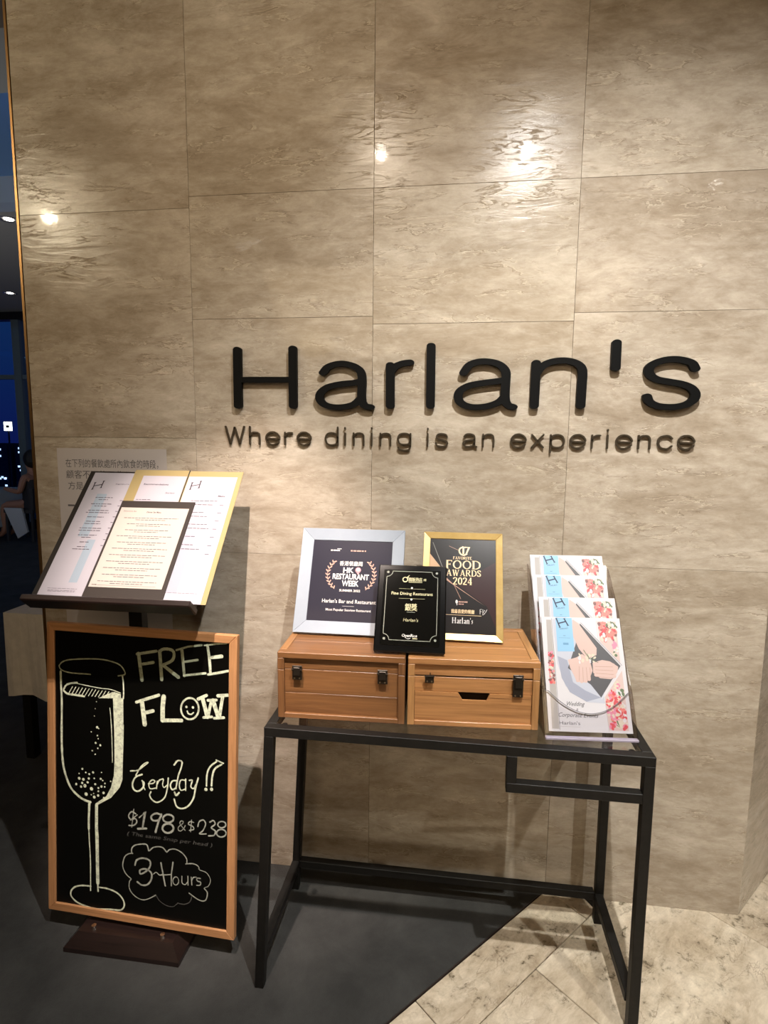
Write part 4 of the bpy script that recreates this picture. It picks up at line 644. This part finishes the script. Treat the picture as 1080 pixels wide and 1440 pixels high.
k.text('Fine Dining Restaurant',.095,.1548,.0080,z,GPR,width=.112,align='C',bold=.015); k.text('銀獎',.094,.1125,.0150,z,GPR,width=.0325,align='C',bold=.02); k.rect(.083,.1065,.105,.1078,z,ETCH)
k.text("Harlan's",.0945,.0815,.0085,z,GPR,width=.040,align='C',shear=.15); k.text('OpenRice',.093,.0405,.0075,z,wtx,width=.040,align='C',bold=.02); k.line([(.083,.0385),(.089,.0355),(.096,.0375)],.0012,z,wtx,True); k.rect(.101,.0355,.114,.0378,z,GPR)
tag(k.done('engraved_text',t),kind='stuff')
# ================================================================ BROCHURES IN HOLDER
BW,BH=.2079,.2878
PGW=mat('brochure_white',(.52,.51,.545),.35,coat=.15); BLUE=mat('sky_blue_print',(.20,.40,.60),.4); GREYS=mat('grey_stripe',(.33,.31,.30),.4); LAV=mat('lavender_print',(.26,.28,.36),.4); LAV2=mat('pale_lavender',(.40,.42,.50),.4)
DARKG=mat('charcoal_print',(.06,.06,.07),.4); SKIN=mat('skin_print',(.50,.36,.33),.4); SKIN2=mat('skin_shade_print',(.28,.16,.14),.4); CRM=mat('cream_print',(.52,.47,.38),.4); NV=mat('navy_ink',(.015,.025,.06),.5)
RED=mat('red_petal',(.50,.055,.07),.4); CORAL=mat('coral_petal',(.58,.17,.15),.4); ROSEP=mat('pink_petal',(.56,.20,.30),.4); GRN=mat('leaf_print',(.09,.13,.07),.4); BROWN=mat('brown_print',(.16,.06,.06),.4)
def brochure_art(t):
    k=Ink(); z=.0003
    k.poly([(.013,.280),(.026,.280),(.026,.006),(.008,.006)],z,GREYS); k.line([(.0275,.284),(.0275,.004)],.0008,z,DARKG)
    rr=random.Random(3)
    for i in range(60): k.disc(rr.uniform(.0125,.0235),rr.uniform(.115,.197),rr.uniform(.002,.0045),z+.0001+i*2e-6,rr.choice((RED,ROSEP,BROWN,CRM,CORAL,BROWN)),rr.uniform(.002,.006),8,rr.uniform(0,3))
    k.poly([(.0290,.282),(.080,.282),(.099,.272),(.128,.236),(.146,.215),(.146,.070),(.10,.072),(.05,.110),(.034,.165)],z,LAV2)
    k.poly([(.036,.185),(.060,.175),(.07,.12),(.10,.10),(.138,.084),(.10,.073),(.06,.095),(.042,.13)],z+.00002,LAV)
    k.poly([(.1020,.2720),(.1960,.1640),(.1380,.0840),(.115,.115),(.060,.155),(.085,.215)],z+.00004,DARKG)
    k.line([(.1015,.2745),(.1985,.1640),(.1385,.0800)],.0018,z+.00012,PGW); k.line([(.1040,.2745),(.2005,.1650)],.0008,z+.00013,DARKG)
    k.poly([(.084,.282),(.098,.272),(.1395,.208),(.137,.190),(.112,.180),(.093,.205),(.078,.245)],z+.00006,SKIN)
    # bouquet and hands
    k.poly([(.062,.176),(.085,.183),(.100,.192),(.118,.178),(.123,.150),(.112,.126),(.098,.120),(.080,.121),(.074,.137),(.066,.155)],z+.00008,SKIN)
    k.poly([(.125,.170),(.150,.178),(.170,.175),(.190,.162),(.184,.140),(.168,.130),(.140,.132),(.124,.145)],z+.00008,SKIN)
    for i,(a,b) in enumerate([((.085,.160),(.082,.124)),((.094,.158),(.092,.122)),((.103,.158),(.103,.123)),((.112,.158),(.112,.128))]): k.line([a,b],.0085,z+.0001+i*1e-5,SKIN,cap=4); k.line([(a[0]+.0045,a[1]),(b[0]+.0045,b[1])],.0007,z+.00016,SKIN2)
    for i in range(4): k.line([(.130,.165-.0085*i),(.178,.166-.0095*i)],.0085,z+.0001+i*1e-5,SKIN,cap=4); k.line([(.130,.161-.0085*i),(.176,.161-.0095*i)],.0007,z+.00016,SKIN2)
    for i in range(16): k.disc(rr.uniform(.080,.134),rr.uniform(.170,.192),rr.uniform(.003,.0055),z+.00017+i*3e-6,rr.choice((CRM,PGW,CRM)),rr.uniform(.002,.004),8,rr.uniform(0,3))
    for i in range(7): k.line([(.118,.180),(rr.uniform(.10,.145),rr.uniform(.168,.205))],.0012,z+.00022+i*1e-6,rr.choice((CRM,GRN)))
    # blue tab with H
    k.poly([(.0380,.286),(.081,.286),(.081,.198),(.0370,.197)],z+.0002,BLUE)
    for p in ([(.0400,.284),(.0480,.260)],[(.0610,.284),(.0700,.2655)],[(.0440,.2705),(.0655,.2765)]): k.line(p,.0034,z+.0003,NV)
    for c in ((.0400,.284),(.0480,.260),(.0610,.284),(.0700,.2655)): k.line([(c[0]-.003,c[1]-.001),(c[0]+.003,c[1]+.001)],.0012,z+.0003,NV)
    k.text("HARLAN'S",.048,.2545,.0035,z+.0003,NV,width=.021,rot=.1); k.rect(.055,.238,.061,.2388,z+.0003,NV); k.rect(.043,.2325,.073,.2329,z+.0003,NV); k.rect(.053,.2145,.067,.2200,z+.0003,mat('blue_shade_print',(.10,.25,.42),.4))
    # flowers right strip
    def inside(x,y): return .1475<x<.199 and .006<y<.278 and (x>.150+ max(0,.0))
    k.line([(.1455,.281),(.1455,.222)],.0008,z,GREYS); k.line([(.149,.002),(.147,.075)],.0008,z,GREYS)
    k.poly([(.148,.279),(.1965,.279),(.1965,.172),(.150,.226)],z+.00001,mat('blush_print',(.50,.38,.36),.4)); k.poly([(.150,.006),(.1985,.006),(.1985,.152),(.147,.085)],z+.00001,M['blush_print'])
    n=0
    def blob(cx,cy,R_,cols,cnt):
        nonlocal n
        for i in range(cnt):
            a=rr.uniform(0,6.28); d_=R_*math.sqrt(rr.random()); x,y=cx+d_*math.cos(a),cy+d_*math.sin(a)
            if .151<x<.1945 and .010<y<.275:
                if .080<y<.165 and x<.148+(y-.084)*.62+.006: continue
                if .165<=y<.225 and x<.197-(y-.165)*.80+.006: continue
                n+=1; k.disc(x,y,rr.uniform(.003,.0068),z+.00003+n*1.2e-6,rr.choice(cols),rr.uniform(.0020,.0045),9,rr.uniform(0,3))
    blob(.162,.258,.019,(RED,CORAL,CORAL,RED,BROWN),60); blob(.187,.268,.014,(GRN,GRN,CRM,PGW),34); blob(.184,.244,.014,(RED,CORAL,CORAL,CRM,BROWN),40); blob(.160,.236,.010,(PGW,CORAL,CRM),12)
    blob(.193,.215,.012,(ROSEP,ROSEP,PGW),14); blob(.190,.195,.010,(PGW,GRN,CRM),8)
    blob(.178,.115,.012,(ROSEP,ROSEP,CRM),16); blob(.166,.080,.021,(RED,CORAL,RED,ROSEP,CRM),60); blob(.188,.098,.009,(GRN,PGW,PGW),10); blob(.190,.058,.012,(PGW,CORAL,CRM),16); blob(.166,.045,.018,(CORAL,ROSEP,CRM,ROSEP),44); blob(.187,.045,.015,(CORAL,PGW,RED,CRM),34)
    for i in range(9): a=math.radians(30+i*15); k.line([(.176,.012),(.176+.024*math.cos(a),.012+.024*math.sin(a))],.0032,z+.0003+i*1e-6,rr.choice((GRN,CRM,CRM,GRN)),cap=3)
    blob(.160,.018,.009,(ROSEP,RED),14); blob(.192,.012,.007,(ROSEP,RED),10)
    k.text('Wedding',.050,.0620,.0100,z+.0001,DARKG,width=.045,shear=.45,bold=.005); k.text('&',.071,.0490,.0070,z+.0001,DARKG,shear=.4); k.text('Corporate Events',.0265,.0350,.0100,z+.0001,DARKG,width=.100,shear=.45,bold=.005)
    k.text("Harlan's",.0270,.0165,.0080,z+.0001,DARKG,width=.052); k.rect(.0275,.0115,.079,.0122,z+.0001,GREYS)
    return tag(k.done('cover_print',t),kind='stuff')
def whereB(i): return [(0.3969,-0.3830,0.7750,0.0826,0.4960),(0.3954,-0.3323,0.8162,0.0826,0.4960),(0.3820,-0.2827,0.8670,0.0826,0.4960),(0.3804,-0.2331,0.9148,0.0826,0.4960)][i]
LB=['front white wedding brochure with pink flowers, lowest in the clear holder','second wedding brochure from the front in the clear holder','third wedding brochure from the front in the clear holder','rearmost and highest wedding brochure in the clear holder']
proto=None
for i in range(4):
    mw=plane(*whereB(i))
    if i==0:
        t=empty('brochure',mw,LB[0],'brochure','brochures in the clear holder'); pg=B('page_block',(0,0,-.005),(BW,BH,0),PGW,t); art=brochure_art(t); proto=t
    else:
        t=proto.copy(); COL.objects.link(t); t.matrix_world=mw; t['label']=LB[i]
        for ch in proto.children: c=ch.copy(); COL.objects.link(c); c.parent=t
# clear holder: stepped side plates, tier backs, floors and a curved front lip
hz=TH; b0=whereB(0); Hm=Matrix.Translation((b0[0],b0[1],hz))@Matrix.Rotation(b0[3],4,'Z')
hd=empty('brochure_holder',Hm,'clear acrylic four tier holder standing on the table right of the boxes','brochure holder')
Hi=Hm.inverted()
def tl(i,x,y,z=0): return Hi@(plane(*whereB(i))@Vector((x,y,z)))
xL,xR=-.009,BW+.006
pr=[]
base=[(-.012,.002)]
for i in range(4):
    a=tl(i,0,.10 if i==0 else .245,.004); pr.append((a.y,a.z))
    if i<3:
        n_=tl(i+1,0,.245-.060,.004); 
        pr.append((a.y+.012,a.z+.012)); pr.append((n_.y-.004,max(n_.z-.006,a.z+.02)))
a=tl(3,0,.262,-.010); pr.append((a.y,a.z)); bkt=tl(3,0,.262,-.014)
prof=[(-.014,0.002)]+[(tl(0,0,.0,.004).y,tl(0,0,.0,.004).z+.004)]+pr+[(bkt.y,bkt.z),(tl(3,0,0,-.012).y+.004,tl(3,0,0,-.012).z),(tl(3,0,0,-.012).y+.015,.002)]
for xa in (xL-.003,xR):
    bm=bmesh.new(); A=[bm.verts.new((xa,p[0],p[1])) for p in prof]; Q=[bm.verts.new((xa+.003,p[0],p[1])) for p in prof]; n=len(prof)
    bm.faces.new(A); bm.faces.new(Q[::-1])
    for i in range(n): bm.faces.new((A[i],Q[i],Q[(i+1)%n],A[(i+1)%n]))
    mk('side_plate',bm,ACRYS,hd)
for i in range(4):
    o=B('tier_back',(xL,-.002,-.0085),(xR,.262 if i==3 else .20,-.0062),ACRYL); o.parent=hd; o.matrix_world=plane(*whereB(i))
    o=B('tier_shelf',(xL,-.005,-.0085),(xR,-.002,.006),ACRYL); o.parent=hd; o.matrix_world=plane(*whereB(i))
lip=[(-.007,.0)]+[(-.007,.098)]+[(x,.0965-(.0525*(1-((x-.104)/.100)**2)) if .004<x<.204 else .0965) for x in [.004+.2*j/16 for j in range(17)]]+[(.2125,.0965),(.2125,0)]
bm=bmesh.new(); prism(bm,lip,.0045,.0068); o=mk('front_lip',bm,ACRYL); o.parent=hd; o.matrix_world=plane(*b0)
bm=bmesh.new(); stroke(bm,lip[1:-1],.0013,.0044,.0071,cap=3,curve=False); o=mk('lip_edge',bm,mat('acrylic_edge',(.13,.12,.14),.3)); o.parent=hd; o.matrix_world=plane(*b0)
bm=bmesh.new(); box(bm,(xL-.003,-.016,.0),(xR+.003,-.004,.006),.001); mk('base_foot',bm,mat('acrylic_foot',(.34,.30,.38),.2,coat=.5),hd)
# ================================================================ DINING ROOM BEYOND
st=empty('side_table',(-1.62,.68,0),'small service table under a beige linen cloth left of the stone wall','table')
def own2(o,root): return own(o,root)
own2(B('table_top',(-1.845,.45,.690),(-1.40,.92,.712),ESP),st)
for x in (-1.80,-1.46):
    for y in (.50,.87): own2(B('leg',(x-.02,y-.02,0),(x+.02,y+.02,.69),BLK),st)
bm=bmesh.new(); xs=[(-1.853,.442),(-1.392,.442),(-1.392,.928),(-1.853,.928)]; top=[]; low=[]
ring=[]
for i in range(4):
    a=Vector(xs[i]); b=Vector(xs[(i+1)%4])
    for j in range(12): ring.append((a.lerp(b,j/12),(b-a).normalized(),j/12,i))
for p,d,s_,i in ring:
    nn=Vector((d.y,-d.x)); wv=.010*math.sin(s_*6.28*3+i)*1.0+.004
    top.append(bm.verts.new((p.x,p.y,.7145))); q=p+nn*wv; low.append(bm.verts.new((q.x,q.y,.322+.012*math.sin(s_*9+i))))
n=len(ring)
for i in range(n): bm.faces.new((top[i],top[(i+1)%n],low[(i+1)%n],low[i]))
bm.faces.new(top); o=mk('linen_cloth',bm,CLOTH); tag(o,'beige linen cloth draped over the small service table','tablecloth')
# dining table, chair and guest by the window
dt=empty('dining_table',(-7.1,5.75,0),'white clothed dining table by the dark window at the far left','table')
o=own2(B('table_top',(-7.6,5.35,.70),(-6.55,6.15,.735),ESP),dt); own2(B('pedestal',(-7.15,5.7,0),(-7.05,5.8,.70),BLK),dt)
bm=bmesh.new(); lo=[(-7.66,5.29),(-6.46,5.29),(-6.46,6.21),(-7.66,6.21)]; hi=[(-7.61,5.34),(-6.54,5.34),(-6.54,6.16),(-7.61,6.16)]
A=[bm.verts.new((x,y,.738)) for x,y in hi]; Q=[bm.verts.new((x,y,.20)) for x,y in lo]; bm.faces.new(A)
for i in range(4): bm.faces.new((A[i],A[(i+1)%4],Q[(i+1)%4],Q[i]))
tag(mk('tablecloth',bm,mat('far_linen',(.42,.48,.50),.9)),'pale tablecloth hanging from the far dining table','tablecloth')
GL_=['wine glass nearest the guest on the far white table','wine glass in the middle of the far white table','wine glass at the window side of the far white table']
for i in range(3):
    x,y=-6.62-.13*(i%3),5.45+.12*i; bm=bmesh.new(); cyl(bm,(x,y,.739),(x,y,.742),.028,n=10); cyl(bm,(x,y,.742),(x,y,.80),.004,n=6); cyl(bm,(x,y,.80),(x,y,.88),.022,.03,12)
    tag(mk('wine_glass',bm,mat('sparkle_glass',(.7,.8,.9),.05,metal=.5)),GL_[i],'glass','glasses on the far dining table')
dc_=empty('dining_chair',(-6.12,5.75,0),'dark dining chair under the seated guest by the window','chair')
own2(B('seat',(-6.36,5.53,.42),(-5.90,5.97,.47),DARKP),dc_); own2(B('backrest',(-5.93,5.53,.47),(-5.88,5.97,.78),DARKP),dc_)
for x in (-6.33,-5.93):
    for y in (5.56,5.94): own2(B('leg',(x-.018,y-.018,0),(x+.018,y+.018,.42),DARKP),dc_)
pl2=bpy.data.lights.new('dining_glow','AREA'); pl2.size=3; pl2.energy=38; pl2.color=(1,.96,.9); o=bpy.data.objects.new('dining_glow',pl2); COL.objects.link(o); o.location=(-4.6,1.0,1.0); o.rotation_euler=(math.radians(155),0,0)  # added unseen fill aimed upward to brighten the dining ceiling
# guest: one skinned body, seated facing the table
def person():
    J=[((0,0,.52),.115),((0,0,.68),.105),((-.01,0,.86),.125),((-.02,0,.98),.07),((-.03,0,1.04),.052),
       ((-.04,0,1.13),.085),((-.05,0,1.21),.082),
       ((-.02,-.17,.95),.052),((-.06,-.22,.72),.042),((-.28,-.18,.76),.034),((-.36,-.16,.77),.026),
       ((-.02,.17,.95),.052),((-.06,.22,.72),.042),((-.28,.18,.76),.034),((-.36,.16,.77),.026),
       ((-.10,-.09,.53),.085),((-.42,-.10,.52),.065),((-.45,-.10,.12),.045),((-.56,-.10,.05),.035),
       ((-.10,.09,.53),.085),((-.42,.10,.52),.065),((-.45,.10,.12),.045),((-.56,.10,.05),.035)]
    E=[(0,1),(1,2),(2,3),(3,4),(4,5),(5,6),(2,7),(7,8),(8,9),(9,10),(2,11),(11,12),(12,13),(13,14),(0,15),(15,16),(16,17),(17,18),(0,19),(19,20),(20,21),(21,22)]
    me=bpy.data.meshes.new('body'); me.from_pydata([j[0] for j in J],E,[]); o=bpy.data.objects.new('person',me); COL.objects.link(o)
    o.modifiers.new('skin','SKIN'); sv=me.skin_vertices[0].data
    for i,(_,r_) in enumerate(J): sv[i].radius=(r_,r_)
    sv[0].use_root=True; sm=o.modifiers.new('sub','SUBSURF'); sm.levels=1; sm.render_levels=1; me.materials.append(mat('guest_skin',(.40,.20,.13),.6)); return o
pe=person(); pe.location=(-6.02,5.75,0); tag(pe,'seated person with dark hair at the far window table','person')
bm=bmesh.new(); bmesh.ops.create_uvsphere(bm,u_segments=14,v_segments=10,radius=.125,matrix=Matrix.Translation((.0,0,1.20))@Matrix.Scale(1.15,4,(0,0,1))); mk('hair',bm,mat('dark_hair',(.008,.007,.006),.6),pe)
bm=bmesh.new(); cyl(bm,(0,0,.46),(-.01,0,.90),.165,.150,14); mk('top',bm,mat('dark_top',(.02,.02,.025),.8),pe)
bm=bmesh.new(); A=[(-6.30,5.50,.50),(-6.02,5.50,.50),(-5.94,5.49,.16),(-6.10,5.49,.06)]
vs=[bm.verts.new(p) for p in A]; vb=[bm.verts.new((p[0],p[1]-.03,p[2])) for p in A]; bm.faces.new(vs); bm.faces.new(vb[::-1])
for i in range(4): bm.faces.new((vs[i],vb[i],vb[(i+1)%4],vs[(i+1)%4]))
tag(mk('napkin',bm,mat('napkin_white',(.55,.57,.58),.9)),'white cloth hanging beside the far seated person','napkin')
# city across the harbour: dark blocks with lit windows
rr=random.Random(5); LITW=mat('lit_window',(.55,.72,1),.5,emit=1.6); LITY=mat('lit_sign',(1,.97,.85),.5,emit=5)
TL_=['dark tower block with lit windows across the harbour, leftmost in the window','second dark tower block from the left across the harbour','dark tower block across the harbour under the bright square sign','dark tower block across the harbour nearest the stone wall']
for i in range(4):
    x=-107+i*7.2; y=110+rr.uniform(-3,3); h_=rr.uniform(9,15); t=empty('tower_block',(x,y,-12),TL_[i],'building','towers across the harbour')
    B('tower_body',(-3,-3,0),(3,3,h_),mat('tower_dark',(.01,.012,.03),.8),t)
    for j in range(rr.randint(16,22)):
        px,pz=rr.uniform(-2.8,2.2),rr.uniform(1,h_-.8); B('window',(px,-3.08,pz),(px+.5,-3.0,pz+.4),LITW,t)
tsg=empty('lit_rooftop_sign',(-96.3,109,3.2),'small bright square sign glowing across the harbour','sign'); B('lit_face',(-.9,-.1,0),(.9,.1,1.9),LITY,tsg); B('dark_mark',(-.4,-.16,.6),(.4,-.1,1.2),DARKP,tsg)
B('sign_post',(-.15,0,-15.2),(.15,.2,0),M['tower_dark'],tsg)
